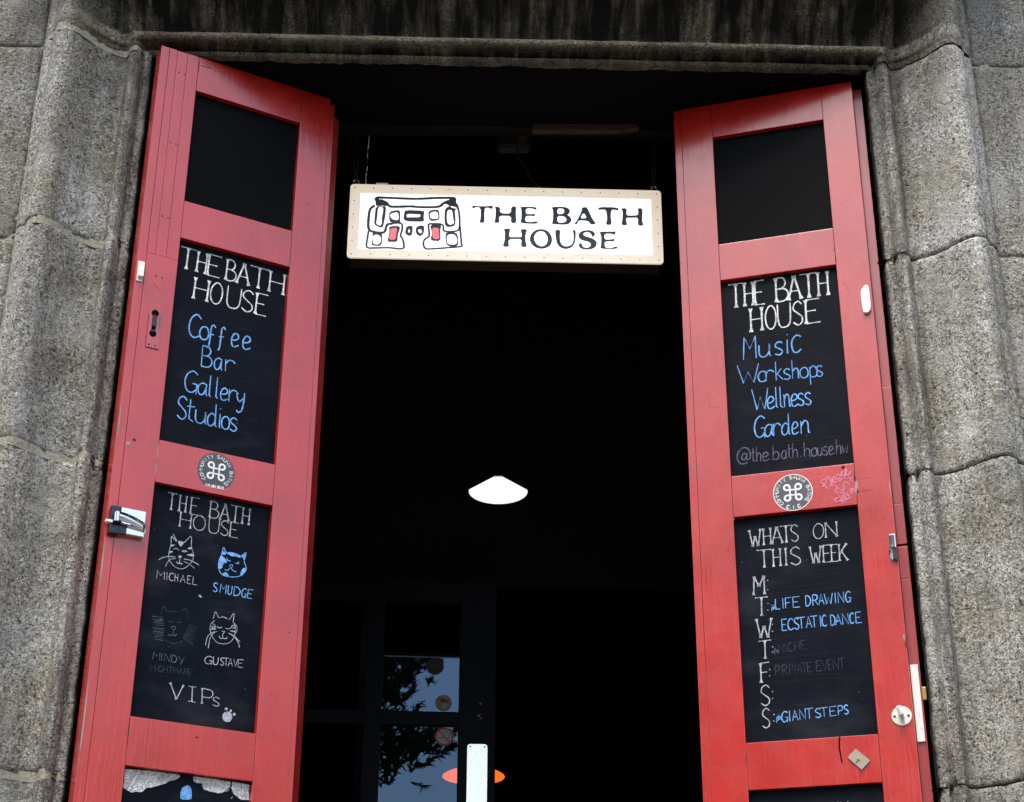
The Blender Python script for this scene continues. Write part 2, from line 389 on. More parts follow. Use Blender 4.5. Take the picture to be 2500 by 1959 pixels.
# flat ashlar either side and above
OL, OR = XL-.2955, XR+.2955
def ashlar(x0, x1, z0, z1, fine, seed):
    y = -.028
    if not fine:
        bm = bmesh.new(); box(bm, x0+.003, x1-.003, y, .30, z0+.003, z1-.003, .004)
        return frm('ashlar_block', bm, M['stone'], fac)
    nx = max(2, int((x1-x0)/.013)); nz = max(2, int((z1-z0)/.013)); vs = []; fs = []
    g = .0035
    xs = [x0+g]+[x0+g+(x1-x0-2*g)*i/nx for i in range(nx+1)]+[x1-g]; zs = [z0+g]+[z0+g+(z1-z0-2*g)*i/nz for i in range(nz+1)]+[z1-g]
    for j, z in enumerate(zs):
        for i, x in enumerate(xs):
            edge = i in (0, nx+2) or j in (0, nz+2)
            e = min(x-x0-g, x1-g-x, z-z0-g, z1-g-z)
            r = rough((x, 0, z), seed) + chip((x, 0, z), e, seed)
            vs.append((x, .05 if edge else y-r, z))
    W_ = nx+3
    for j in range(nz+2):
        for i in range(nx+2):
            a = j*W_+i; fs.append((a, a+1, a+W_+1, a+W_))
    me = bpy.data.meshes.new('ashlar_block'); me.from_pydata(vs, [], fs); me.update()
    return link('ashlar_block', me, M['stone'], fac, True)
COURSE = [0, .45] + JZ[1:] + [EYE+3.60, EYE+4.25, EYE+4.9]
for k in range(len(COURSE)-1):
    z0, z1 = COURSE[k], COURSE[k+1]
    vis = z1 > EYE+.8 and z0 < EYE+3.3
    if z1 <= EYE+2.97:
        lx = [OL, -2.02 if k % 2 else -1.72, -2.75, -3.6, -4.5, -5.5]; rx = [OR, 1.98 if k % 2 else 1.70, 2.7, 3.6, 4.5, 5.5]
        for a, b in zip(lx[1:], lx): ashlar(a, b, z0, z1, vis and b == OL, k)
        for a, b in zip(rx, rx[1:]): ashlar(a, b, z0, z1, vis and a == OR, k+5)
    elif z0 < EYE+3.0:
        ashlar(-1.95, OL, z0, z1, True, k); ashlar(-2.75, -1.95, z0, z1, False, k); ashlar(-3.6, -2.75, z0, z1, False, k); ashlar(-5.5, -3.6, z0, z1, False, k); ashlar(3.6, 5.5, z0, z1, False, k)
        ashlar(OR, 1.457, z0, z1, True, k+5); ashlar(1.457, 2.3, z0, z1, True, k+6); ashlar(2.3, 3.6, z0, z1, False, k)
        zt = ZS+.2955
        for a, b in ((OL, -.55), (-.55, .55), (.55, OR)): ashlar(a, b, zt, z1, False, k)
    else:
        xs = [-5.5, -4.5, -3.6, -2.7, -1.8, -.9, 0, .9, 1.8, 2.7, 3.6, 4.5, 5.5] if k % 2 else [-5.5, -4.0, -3.1, -2.2, -1.3, -.45, .45, 1.3, 2.2, 3.1, 4.0, 5.5]
        for a, b in zip(xs, xs[1:]): ashlar(a, b, z0, z1, False, k)
def backing(name, rects, mat):
    bm = bmesh.new()
    for r_ in rects: box(bm, *r_)
    return frm(name, bm, mat, fac)
backing('mortar_bed', [(-5.49, OL+.004, -.0235, .30, 0, EYE+2.9665)], M['mortar'])
backing('mortar_bed', [(OR-.004, 5.49, -.0235, .30, 0, EYE+2.9665)], M['mortar'])
backing('mortar_bed', [(-5.49, OL+.004, -.0235, .30, EYE+2.9669, EYE+4.9), (OR-.004, 5.49, -.0235, .30, EYE+2.9669, EYE+4.9), (OL+.005, OR-.005, -.0235, .30, ZS+.294, EYE+4.9)], M['mortar'])
# reveal linings behind the moulding and the soffit, coloured near black in place of shade
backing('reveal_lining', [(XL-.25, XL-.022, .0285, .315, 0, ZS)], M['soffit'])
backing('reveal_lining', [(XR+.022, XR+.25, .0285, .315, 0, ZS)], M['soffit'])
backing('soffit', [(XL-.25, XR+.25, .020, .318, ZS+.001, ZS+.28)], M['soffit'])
# unseen projecting hood, added to shade the lintel and door tops
for a, b in ((OL-.12, -.72), (-.72, .70), (.70, OR+.12)):
    bm = bmesh.new(); box(bm, a+.002, b-.002, -.34, -.032, ZS+.47, ZS+.66, .012); box(bm, a+.002, b-.002, -.26, -.032, ZS+.42, ZS+.4695, .012); frm('added_hood', bm, M['stone'], fac)
backing('threshold', [(XL+.001, XR-.001, -.16, .34, .4505, .47)], M['paving'])
# ------------------------------------------------------------------ dark interior (behind the doorway)
def room(name, x0, x1, y0, y1, z0, z1, mat=None):
    bm = bmesh.new(); box(bm, x0, x1, y0, y1, z0, z1); return tag(frm(name, bm, mat or M['room']), kind='structure')
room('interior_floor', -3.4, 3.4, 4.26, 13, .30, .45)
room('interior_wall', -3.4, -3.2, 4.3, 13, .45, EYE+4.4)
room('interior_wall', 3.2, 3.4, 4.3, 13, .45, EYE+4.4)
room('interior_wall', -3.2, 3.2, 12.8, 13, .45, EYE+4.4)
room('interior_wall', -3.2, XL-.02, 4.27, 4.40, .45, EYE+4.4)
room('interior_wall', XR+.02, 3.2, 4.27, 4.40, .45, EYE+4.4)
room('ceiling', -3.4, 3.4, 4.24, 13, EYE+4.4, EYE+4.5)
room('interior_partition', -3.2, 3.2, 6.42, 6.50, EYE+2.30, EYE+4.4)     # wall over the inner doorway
tag(bpy.data.objects['interior_partition'], kind='structure')
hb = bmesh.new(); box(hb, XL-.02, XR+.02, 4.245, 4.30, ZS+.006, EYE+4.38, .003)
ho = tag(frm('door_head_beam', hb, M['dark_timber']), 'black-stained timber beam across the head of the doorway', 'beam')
tb = bmesh.new(); plate(tb, [(.056, EYE+2.9435), (.30, EYE+2.9445), (.345, EYE+2.950), (.372, EYE+2.9575), (.366, EYE+2.9665), (.056, EYE+2.9665)], 4.222, 4.2435)
tag(frm('timber_batten', tb, M['timber']), 'short raw reddish timber batten fixed under the dark door head above the sign', 'batten')

# ------------------------------------------------------------------ lettering and drawings, metres on each flat face
LINES=[
('L','THEBATH','serif',[.1169,2.2901],[1.0,-.0076],[.0018,.0642],[[.0,.0413],[.0491,.0736],[.0798,.1141],[.1314,.1591],[.1615,.1974],[.1963,.2512],[.2554,.2962]],'white'),
('L','HOUSE','serif',[.1646,2.2081],[1.0,.0098],[.0023,.0649],[[.0,.0372],[.045,.0773],[.091,.1289],[.133,.1652],[.1739,.2047]],'white'),
('L','Coffee','hand',[.1613,2.0951],[.9999,.0167],[.0001,.0687],[[.0,.031],[.03,.0545],[.0511,.072],[.0814,.099],[.1177,.1392],[.1494,.1724]],'blue'),
('L','Bar','hand',[.204,2.0179],[.9997,.0258],[-.001,.0602],[[.0,.0283],[.034,.0568],[.0652,.0915]],'blue'),
('L','Gallery','hand',[.1651,1.9379],[.9998,-.0178],[-.0005,.0608],[[.0,.0336],[.0352,.0617],[.065,.0733],[.0833,.0927],[.0973,.1184],[.1208,.1454],[.142,.164]],'blue'),
('L','Studios','hand',[.1523,1.8568],[1.0,-.0098],[-.0009,.0642],[[.0,.025],[.025,.0462],[.0495,.0784],[.0807,.1071],[.1104,.1187],[.1197,.1413],[.142,.1637]],'blue'),
('L','THEBATH','serif',[.1496,1.6065],[1.0,.001],[.0006,.0448],[[.0,.024],[.0326,.049],[.0622,.082],[.1127,.1362],[.1397,.1638],[.1664,.1936],[.1992,.2171]],'chalk'),
('L','HOUSE','serif',[.1874,1.5673],[1.0,-.0054],[.0005,.0396],[[.0,.0279],[.0343,.0654],[.0751,.1019],[.1058,.1271],[.132,.1526]],'chalk'),
('L','MICHAEL','print',[.1431,1.4235],[.9999,.0122],[-.0007,.0201],[[.0,.0193],[.0246,.0264],[.0315,.0419],[.0457,.0532],[.0598,.0722],[.0779,.0868],[.0912,.1032]],'violet'),
('L','SMUDGE','print',[.2873,1.4159],[.9999,-.0141],[.0011,.0231],[[.0,.011],[.0182,.0337],[.0387,.0485],[.0547,.0704],[.0752,.0864],[.0909,.1041]],'blue'),
('L','MINDY','print',[.1537,1.2219],[.9999,-.0125],[.0,.0181],[[.0,.0171],[.0205,.0228],[.0285,.0428],[.0466,.0587],[.062,.0773]],'dim'),
('L',"'NIGHTMARE'",'print',[.1441,1.1918],[.9989,.0462],[-.0005,.0147],[[.0,.0024],[.0069,.0169],[.0182,.022],[.0263,.0348],[.0382,.0481],[.0504,.0623],[.0633,.0743],[.0762,.0871],[.09,.0992],[.1005,.1088],[.1126,.1153]],'dimmer'),
('L','GUSTAVE','print',[.2825,1.2308],[.9986,.0522],[-.0002,.0193],[[.0,.0185],[.0214,.0337],[.0396,.0488],[.0478,.0606],[.06,.071],[.0734,.0843],[.0856,.0981]],'violet'),
('L','VIPs','serif',[.2039,1.1339],[.9997,-.0251],[-.0018,.0374],[[.0,.0333],[.041,.0698],[.0804,.1075],[.1069,.1263]],'violet'),
('R','THEBATH','serif',[.1282,2.2876],[1.0,.0031],[.0013,.0744],[[.0,.0408],[.0443,.0677],[.0729,.0994],[.1312,.1637],[.1637,.199],[.1977,.243],[.2464,.272]],'white'),
('R','HOUSE','serif',[.1853,2.206],[.9997,.0224],[.0014,.0724],[[.0,.0304],[.04,.0689],[.074,.1086],[.1147,.1411],[.1502,.1872]],'white'),
('R','Music','hand',[.1595,2.1246],[.9998,.0178],[.0029,.0681],[[.0,.0347],[.0425,.0736],[.0844,.108],[.1158,.1225],[.1309,.1561]],'blue'),
('R','Workshops','hand',[.1404,2.0544],[.9994,-.0347],[.0008,.0554],[[.0,.0579],[.0556,.0774],[.0757,.0981],[.1035,.1215],[.1235,.1425],[.1474,.1657],[.1674,.1889],[.1938,.213],[.2103,.2284]],'blue'),
('R','Wellness','hand',[.176,1.9708],[.9998,-.0184],[.0006,.062],[[.0,.0433],[.0393,.0593],[.0616,.0692],[.0719,.0831],[.0848,.1016],[.103,.1214],[.1204,.1379],[.1392,.1566]],'blue'),
('R','Garden','hand',[.1766,1.8916],[.9994,-.0354],[.0026,.0608],[[.0,.0281],[.0265,.0495],[.0502,.0693],[.0709,.0939],[.0988,.1158],[.1223,.1461]],'blue'),
('R','@the.bath.house.hw','hand',[.1266,1.8229],[.9998,-.0197],[.0013,.0421],[[.0,.0354],[.0386,.0492],[.0518,.0643],[.0676,.084],[.0879,.0912],[.0951,.1108],[.1167,.1311],[.1324,.1441],[.1467,.1604],[.1646,.1701],[.1766,.1928],[.1947,.2089],[.2109,.2231],[.2251,.2379],[.2399,.2518],[.2534,.2566],[.2598,.2726],[.2742,.2893]],'dimviolet'),
('R','WHATS','serif',[.1468,1.5857],[.9997,.0241],[.0006,.0458],[[.0,.0292],[.0366,.0548],[.0573,.0849],[.0795,.11],[.1065,.1254]],'chalk'),
('R','ON','serif',[.3105,1.5896],[.9997,.0241],[.0008,.041],[[.0,.0262],[.0313,.0595]],'chalk'),
('R','THIS','serif',[.1631,1.5262],[1.0,-.0077],[.0005,.0479],[[.0,.0366],[.0417,.0596],[.072,.0758],[.085,.1111]],'chalk'),
('R','WEEK','serif',[.2979,1.5252],[1.0,-.0077],[.0009,.0455],[[.0,.028],[.0337,.052],[.0539,.069],[.0737,.0939]],'chalk'),
('R','M','serif',[.1492,1.4549],[1.0,-.0005],[.0023,.0492],[[.0,.0283]],'chalk'),
('R','T','serif',[.1505,1.3983],[1.0,.01],[.0019,.0487],[[.0,.0324]],'chalk'),
('R','W','serif',[.1507,1.3414],[.9998,-.0204],[.0019,.0501],[[.0,.0379]],'chalk'),
('R','T','serif',[.1536,1.2856],[.9994,.0359],[.0013,.0468],[[.0,.0311]],'chalk'),
('R','F','serif',[.1555,1.2255],[.9981,.0609],[.0007,.0501],[[.0,.0218]],'chalk'),
('R','S','serif',[.1508,1.1671],[.9998,.0182],[.0021,.0515],[[.0,.0228]],'chalk'),
('R','S','serif',[.1514,1.1109],[.9972,.0749],[.0019,.0488],[[.0,.019]],'chalk'),
('R','.','print',[.1859,1.4901],[.9939,-.1103],[.0009,.012],[[.0,.0034]],'chalk'),
('R','.','print',[.1842,1.4651],[.9941,-.1086],[.0009,.012],[[.0,.0034]],'chalk'),
('R','.','print',[.1827,1.4292],[.9944,-.1061],[.0009,.0119],[[.0,.0034]],'chalk'),
('R','.','print',[.1815,1.4118],[.9945,-.1048],[.0009,.0119],[[.0,.0034]],'chalk'),
('R','.','print',[.1907,1.373],[.9948,-.1022],[.0009,.0128],[[.0,.0037]],'chalk'),
('R','.','print',[.1894,1.3548],[.9949,-.1009],[.0009,.0127],[[.0,.0037]],'chalk'),
('R','.','print',[.1877,1.3148],[.9952,-.0981],[.0009,.0126],[[.0,.0037]],'chalk'),
('R','.','print',[.1867,1.3012],[.9953,-.0972],[.0009,.0126],[[.0,.0037]],'chalk'),
('R','.','print',[.1768,1.257],[.9956,-.094],[.0009,.0125],[[.0,.0036]],'chalk'),
('R','.','print',[.1757,1.241],[.9957,-.0929],[.0009,.0124],[[.0,.0036]],'chalk'),
('R','.','print',[.1804,1.2005],[.9959,-.0901],[.0009,.0123],[[.0,.0036]],'chalk'),
('R','.','print',[.1792,1.1835],[.996,-.0889],[.0009,.0123],[[.0,.0036]],'chalk'),
('R','.','print',[.1804,1.1429],[.9963,-.0861],[.0009,.0122],[[.0,.0036]],'chalk'),
('R','.','print',[.1792,1.1269],[.9964,-.085],[.0009,.0122],[[.0,.0036]],'chalk'),
('R','LIFE','print',[.2022,1.4122],[.9999,.0147],[.0002,.0274],[[.0,.0114],[.0176,.0214],[.0258,.0409],[.0447,.0617]],'blue'),
('R','DRAWING','print',[.279,1.4133],[.9999,.0147],[.0005,.0277],[[.0,.012],[.0173,.0301],[.0319,.0451],[.0464,.0669],[.0716,.0757],[.0806,.0944],[.0992,.1111]],'blue'),
('R','7pm','print',[.1905,1.4124],[.9999,-.0103],[.0005,.0119],[[.0,.0095],[.0019,.0066],[.008,.0137]],'blue'),
('R','ECSTATIC','print',[.2158,1.355],[.9998,.0192],[-.0001,.0294],[[.0,.0127],[.0151,.0286],[.0306,.0423],[.0388,.0585],[.06,.0742],[.0717,.089],[.094,.0981],[.1001,.1112]],'blue'),
('R','DANCE','print',[.3371,1.3574],[.9998,.0192],[.0001,.0276],[[.0,.0107],[.0115,.0256],[.0292,.0433],[.0473,.0569],[.0617,.0753]],'blue'),
('R','6pm','print',[.1916,1.2986],[.9942,.1073],[.0005,.0126],[[.0,.0052],[.0017,.0052],[.0058,.0103]],'dim'),
('R','NICHE','print',[.2048,1.2971],[.9958,.0921],[-.0007,.0222],[[.0,.0117],[.015,.0179],[.022,.0339],[.04,.0513],[.0554,.0676]],'dimmer'),
('R','PRIVATE','print',[.1919,1.2414],[.9996,.0266],[-.0001,.0246],[[.0,.0107],[.0174,.0296],[.034,.0381],[.0421,.0526],[.0542,.0659],[.0643,.0784],[.0794,.09]],'dimmer'),
('R','EVENT','print',[.2933,1.2441],[.9996,.0266],[.0003,.0259],[[.0,.0134],[.0146,.0266],[.0294,.038],[.0414,.0546],[.0546,.0705]],'dimmer'),
('R','4pm','print',[.1871,1.1281],[.9913,.1317],[.0007,.0142],[[.0,.0082],[.0004,.0051],[.0057,.0118]],'blue'),
('R','GIANT','print',[.2004,1.1233],[.9986,.0534],[.0,.0254],[[.0,.0144],[.0174,.0215],[.0261,.0395],[.0441,.058],[.0574,.0774]],'blue'),
('R','STEPS','print',[.2822,1.1277],[.9986,.0534],[.0,.0227],[[.0,.0133],[.0123,.0306],[.0357,.051],[.0559,.0668],[.0701,.08]],'blue'),
('R','ra','hand',[.2381,.909],[.9993,.0365],[.0008,.0136],[[.0,.0091],[.0122,.0213]],'violet'),
('R','YUM','print',[.2938,.905],[1.0,.0081],[.0009,.0166],[[.0,.0091],[.0151,.0256],[.0316,.0497]],'violet'),
('R','VIBE','print',[.3693,.902],[1.0,-.0031],[.0006,.012],[[.0,.0082],[.0142,.0172],[.0231,.032],[.0365,.0454]],'violet')]
STROKES=[
('R','pink',.0022,0,1,[[[.3443,1.7235],[.3567,1.7396],[.3513,1.7451],[.3404,1.7385],[.3486,1.731],[.3564,1.7195],[.3636,1.7178]],[[.3556,1.7437],[.3613,1.751],[.365,1.7417],[.3686,1.7324],[.3634,1.7242],[.3733,1.7278]],[[.3718,1.744],[.3766,1.749],[.3805,1.7429],[.3743,1.7389],[.3703,1.7442],[.3723,1.7335],[.3835,1.7353]],[[.3811,1.75],[.3874,1.7541],[.3919,1.7478],[.3877,1.7419],[.3951,1.7418],[.3893,1.7345],[.3848,1.7423]],[[.3998,1.7621],[.394,1.754],[.3993,1.7484],[.4064,1.7539],[.4043,1.7462],[.3993,1.7404]],[[.4033,1.76],[.4083,1.7666],[.4082,1.7577],[.4037,1.7559],[.4097,1.7495],[.4167,1.7542],[.4201,1.7594]],[[.376,1.725],[.3853,1.7142],[.3907,1.7095]],[[.381,1.7155],[.3761,1.7098],[.3806,1.702],[.3853,1.7062]],[[.3908,1.7103],[.3974,1.7102],[.3975,1.7198]],[[.3952,1.7265],[.4038,1.7166]],[[.3972,1.7246],[.4058,1.7307],[.4123,1.7219]],[[.4074,1.7402],[.4102,1.739]],[[.4123,1.7459],[.4236,1.726]],[[.4147,1.732],[.4229,1.7421]],[[.3818,1.6907],[.374,1.6861],[.3749,1.6797],[.3823,1.6803],[.3911,1.6816],[.3899,1.6762]],[[.3829,1.6953],[.3992,1.6742]],[[.3869,1.6996],[.3939,1.7043],[.4021,1.6977],[.4122,1.6884],[.4045,1.6838]],[[.3916,1.6942],[.3972,1.684],[.4035,1.6816],[.398,1.6926],[.3933,1.698]],[[.4053,1.7012],[.4118,1.6924]],[[.4114,1.7044],[.418,1.6964]],[[.4121,1.7036],[.417,1.7101],[.4188,1.6979]],[[.4163,1.7094],[.4235,1.7093],[.4268,1.6977]]]),
('L','violet',.0018,.016,1,[[[.1706,1.5161],[.1698,1.5375],[.1769,1.5319],[.184,1.5273]],[[.1729,1.5459],[.1784,1.5371],[.1849,1.5284]],[[.204,1.528],[.2109,1.5381],[.2202,1.5467],[.2222,1.5215]],[[.1706,1.5161],[.168,1.502],[.1675,1.4863],[.1723,1.4736],[.1827,1.4629],[.1963,1.4584],[.2076,1.4604],[.2201,1.4713],[.2285,1.4854],[.2303,1.4994],[.2264,1.5124],[.2222,1.5215]],[[.1782,1.5057],[.1845,1.5092],[.1925,1.5048]],[[.1992,1.5046],[.2057,1.5077],[.2131,1.5061]],[[.2002,1.5042],[.2069,1.504],[.2115,1.5062]],[[.1959,1.4826],[.1961,1.4729],[.1915,1.4712],[.1887,1.4755]],[[.1961,1.4729],[.201,1.4709],[.2036,1.4742]],[[.1433,1.4709],[.153,1.4789],[.1695,1.4848],[.1845,1.4864]],[[.1858,1.4831],[.172,1.4774],[.1653,1.4666],[.1621,1.4564]],[[.2065,1.4854],[.2248,1.4847],[.2465,1.4768]],[[.2061,1.4795],[.2217,1.4745],[.2358,1.4662]]]),
('L','blue',.0019,.016,1,[[[.302,1.513],[.3053,1.5344],[.3107,1.5274],[.3161,1.5215]],[[.3536,1.5202],[.3656,1.5322],[.3623,1.5078]],[[.3028,1.5151],[.2971,1.4994],[.2963,1.4835],[.3011,1.4706],[.3095,1.4623],[.3233,1.4607],[.3446,1.464],[.3597,1.4718],[.3678,1.4841],[.3692,1.4922],[.3646,1.5033],[.3623,1.5078]],[[.3159,1.5096],[.3193,1.5033],[.3272,1.5027]],[[.3392,1.4998],[.3481,1.4994],[.3467,1.5051]],[[.325,1.4924],[.3337,1.493],[.3294,1.4843],[.325,1.4924]],[[.3133,1.4776],[.3211,1.477],[.3275,1.484],[.3316,1.4818],[.3377,1.4779],[.3452,1.4772]]]),
('L','dim',.0015,.016,0,[[[.141,1.3269],[.1688,1.3291],[.1423,1.3228],[.1698,1.325],[.1408,1.3183],[.1714,1.321],[.146,1.3149],[.1734,1.317],[.1455,1.3106],[.1726,1.3127],[.1446,1.3062],[.1737,1.3086],[.1429,1.3017],[.1741,1.3044],[.1435,1.2976],[.177,1.3006],[.1473,1.2939],[.1765,1.2963],[.1475,1.2897],[.1746,1.2918],[.1451,1.2852],[.1757,1.2877],[.149,1.2815],[.1762,1.2835],[.1523,1.2778],[.1738,1.279],[.1531,1.2737],[.1753,1.275],[.155,1.2698],[.1738,1.2705]],[[.2563,1.3177],[.2357,1.3216],[.2558,1.3135],[.2343,1.318],[.2552,1.3094],[.2329,1.3145],[.2547,1.3053],[.2315,1.311],[.2541,1.3012],[.2302,1.3074],[.2536,1.2971],[.2288,1.3039],[.253,1.293],[.2274,1.3004],[.2524,1.2889],[.226,1.2969],[.2519,1.2848],[.2247,1.2933],[.2513,1.2807],[.2233,1.2898],[.2508,1.2767],[.2219,1.2863],[.2502,1.2726]]]),
('L','dimmer',.0016,.016,1,[[[.1621,1.3331],[.1668,1.3562],[.1777,1.3414]],[[.1804,1.3438],[.1927,1.3476],[.2062,1.3478]],[[.2119,1.3497],[.2238,1.3594],[.2304,1.337]],[[.1813,1.3225],[.1873,1.3196],[.1947,1.3236]],[[.2025,1.3229],[.2094,1.3211],[.2147,1.3268]],[[.1786,1.2749],[.1896,1.2689],[.205,1.2683],[.2181,1.2741],[.2225,1.2786]]]),
('L','dim',.0015,.016,1,[[[.1911,1.3086],[.202,1.3097],[.1975,1.3009],[.1911,1.3086]],[[.1975,1.3009],[.1966,1.2891]],[[.1851,1.2884],[.1901,1.2862],[.1966,1.2888],[.2024,1.2881],[.2069,1.2926]]]),
('L','violet',.0016,.016,1,[[[.2945,1.3461],[.2991,1.3646],[.3081,1.3502]],[[.31,1.3515],[.3196,1.355],[.3318,1.352]],[[.3359,1.3506],[.3466,1.3691],[.3462,1.3453]],[[.2997,1.343],[.2914,1.3348],[.2885,1.3207],[.2935,1.3058],[.3023,1.2935],[.3126,1.2873],[.3284,1.2877],[.3418,1.2936],[.3509,1.3067],[.3538,1.3228],[.3528,1.3365],[.3462,1.3453]],[[.3483,1.3446],[.3568,1.3371],[.3576,1.3254],[.354,1.3199]],[[.3066,1.3293],[.3118,1.3252],[.3191,1.3289]],[[.3275,1.3276],[.3336,1.3266],[.3403,1.3296]],[[.2933,1.3351],[.3039,1.325],[.29,1.3268]],[[.3004,1.3333],[.2934,1.3214]],[[.3476,1.3396],[.3412,1.3307],[.3531,1.3326]],[[.3476,1.3396],[.3531,1.3326]],[[.2907,1.3181],[.3033,1.321],[.2904,1.3213]],[[.3537,1.3244],[.3408,1.3228],[.3538,1.3218]],[[.3183,1.3184],[.3272,1.3188],[.3227,1.3122],[.323,1.3015]],[[.3132,1.3059],[.3166,1.2999],[.3231,1.3009],[.3324,1.3015],[.3336,1.306]],[[.3086,1.3159],[.2951,1.3109],[.2842,1.2986],[.2806,1.2747]],[[.3028,1.3131],[.292,1.2997],[.2883,1.2701]],[[.3363,1.3162],[.3505,1.3125],[.3631,1.3026],[.3689,1.2996]],[[.3404,1.3149],[.3569,1.3056],[.367,1.2895],[.3659,1.2845]]]),
('L','violet',.0036,.016,0,[[[.1168,.9531],[.1152,.9489]],[[.1185,.9532],[.1153,.9459]],[[.1205,.9535],[.1156,.9429]],[[.1224,.9537],[.1152,.9389]],[[.1238,.9538],[.1155,.9359]],[[.1254,.954],[.1155,.9319]],[[.1278,.9543],[.1156,.9279]],[[.1299,.9545],[.116,.924]],[[.1314,.9537],[.1155,.9179]],[[.1344,.954],[.116,.913]],[[.1356,.9542],[.1161,.91]],[[.1374,.9544],[.1175,.9092]],[[.1396,.9546],[.1187,.9083]],[[.1411,.9548],[.12,.9075]],[[.143,.955],[.1212,.9076]],[[.1438,.9551],[.1225,.9068]],[[.1455,.9553],[.1239,.9069]],[[.1469,.9554],[.1246,.906]],[[.149,.9557],[.1259,.9051]],[[.1515,.9559],[.128,.9044]],[[.1524,.955],[.1297,.9045]],[[.1542,.9552],[.1305,.9036]],[[.1559,.9554],[.132,.9028]],[[.1574,.9556],[.1331,.9029]],[[.1582,.9557],[.1339,.902]],[[.1608,.956],[.136,.9022]],[[.1629,.9562],[.1383,.9025]],[[.1657,.9565],[.1413,.9038]],[[.1668,.9566],[.1426,.9039]],[[.1689,.9569],[.1455,.9052]],[[.171,.9561],[.1477,.9054]],[[.1723,.9562],[.1494,.9056]],[[.1749,.9565],[.1507,.9048]],[[.176,.9567],[.1524,.9049]],[[.1769,.9567],[.1534,.905]],[[.179,.956],[.156,.9053]],[[.1818,.9563],[.1587,.9056]],[[.1837,.9565],[.1612,.9079]],[[.1858,.9567],[.1657,.9133]],[[.187,.9559],[.1692,.9167]],[[.1891,.9561],[.1711,.9169]],[[.1908,.9563],[.1737,.9182]],[[.194,.9566],[.1761,.9184]],[[.195,.9567],[.1774,.9186]],[[.1971,.956],[.1806,.9199]],[[.1998,.9563],[.1831,.9202]],[[.201,.9564],[.185,.9214]],[[.2032,.9566],[.1874,.9217]],[[.2043,.9558],[.1886,.9218]],[[.207,.9561],[.1917,.9231]],[[.208,.9562],[.1936,.9243]],[[.2099,.9564],[.1949,.9245]],[[.2112,.9565],[.1975,.9257]],[[.2128,.9557],[.1992,.9269]],[[.2152,.956],[.2015,.9272]],[[.2172,.9562],[.2043,.9285]],[[.2196,.9564],[.2078,.9299]],[[.2212,.9566],[.209,.931]],[[.2226,.9558],[.2118,.9323]],[[.2243,.9559],[.2143,.9336]],[[.2262,.9562],[.2159,.9348]],[[.2289,.9565],[.2194,.9372]],[[.2302,.9566],[.2221,.9385]],[[.2317,.9558],[.2233,.9386]],[[.2336,.956],[.2262,.9399]],[[.2362,.9562],[.2294,.9413]],[[.2375,.9564],[.2301,.9414]],[[.2397,.9566],[.2333,.9427]],[[.2409,.9557],[.2357,.944]],[[.2424,.9559],[.2368,.9441]],[[.2448,.9552],[.2411,.9476]],[[.2803,.956],[.2793,.9518]],[[.2828,.9563],[.2804,.9479]],[[.2846,.9565],[.282,.945]],[[.286,.9566],[.2825,.944]],[[.2889,.957],[.2852,.9433]],[[.2897,.956],[.2866,.9435]],[[.2923,.9563],[.2893,.9438]],[[.2944,.9566],[.2908,.9429]],[[.2964,.9568],[.2927,.9431]],[[.298,.9569],[.295,.9434]],[[.2998,.9561],[.2958,.9424]],[[.3011,.9563],[.2973,.9426]],[[.3026,.9564],[.2993,.9428]],[[.3046,.9566],[.3013,.943]],[[.3058,.9568],[.3026,.9421]],[[.3083,.9571],[.3032,.9351]],[[.3101,.9573],[.3037,.9341]],[[.3105,.9563],[.3054,.9333]],[[.3124,.9565],[.3062,.9313]],[[.3146,.9567],[.3079,.9295]],[[.317,.957],[.3093,.9286]],[[.3182,.9571],[.3104,.9277]],[[.3206,.9564],[.3133,.928]],[[.3219,.9565],[.3148,.9272]],[[.3247,.9568],[.3173,.9274]],[[.3268,.956],[.3196,.9266]],[[.3296,.9563],[.3219,.9269]],[[.3319,.9566],[.324,.9261]],[[.3343,.9558],[.3265,.9264]],[[.3359,.956],[.3287,.9266]],[[.3379,.9562],[.3302,.9257]],[[.3404,.9565],[.3329,.926]],[[.3417,.9556],[.3339,.9261]],[[.3441,.9559],[.3359,.9253]],[[.3463,.9561],[.3381,.9255]],[[.3479,.9552],[.3399,.9257]],[[.3496,.9554],[.3421,.925]],[[.3522,.9557],[.3443,.9252]],[[.3545,.956],[.3464,.9254]],[[.3562,.9551],[.349,.9267]],[[.359,.9554],[.3511,.9269]],[[.3607,.9556],[.3541,.9283]],[[.3624,.9548],[.3554,.9294]],[[.3644,.955],[.3586,.9308]],[[.367,.9553],[.3606,.931]],[[.3689,.9555],[.3635,.9344]],[[.3702,.9546],[.3648,.9355]],[[.3712,.9516],[.3676,.9389]],[[.3709,.9464],[.3696,.9412]],[[.3753,.9425],[.3756,.9387]],[[.3766,.9505],[.3789,.9325]],[[.377,.9557],[.3816,.9276]],[[.3796,.9547],[.3836,.9266]],[[.3825,.955],[.3865,.9243]],[[.3846,.9552],[.3888,.9232]],[[.3865,.9554],[.3913,.9222]],[[.3881,.9543],[.3935,.9198]],[[.3911,.9546],[.3958,.9188]],[[.3927,.9548],[.3976,.9177]],[[.3943,.955],[.4002,.9166]],[[.3969,.954],[.4028,.9156]],[[.4001,.9543],[.4051,.9159]],[[.402,.9545],[.4075,.9161]],[[.4033,.9547],[.4088,.9162]],[[.4046,.9548],[.4098,.9163]],[[.4073,.9538],[.4125,.9166]],[[.4087,.9539],[.4143,.9168]],[[.4105,.9541],[.4163,.917]],[[.4127,.9544],[.4179,.9172]],[[.4154,.9534],[.4203,.9174]],[[.4176,.9536],[.419,.9433]]]),
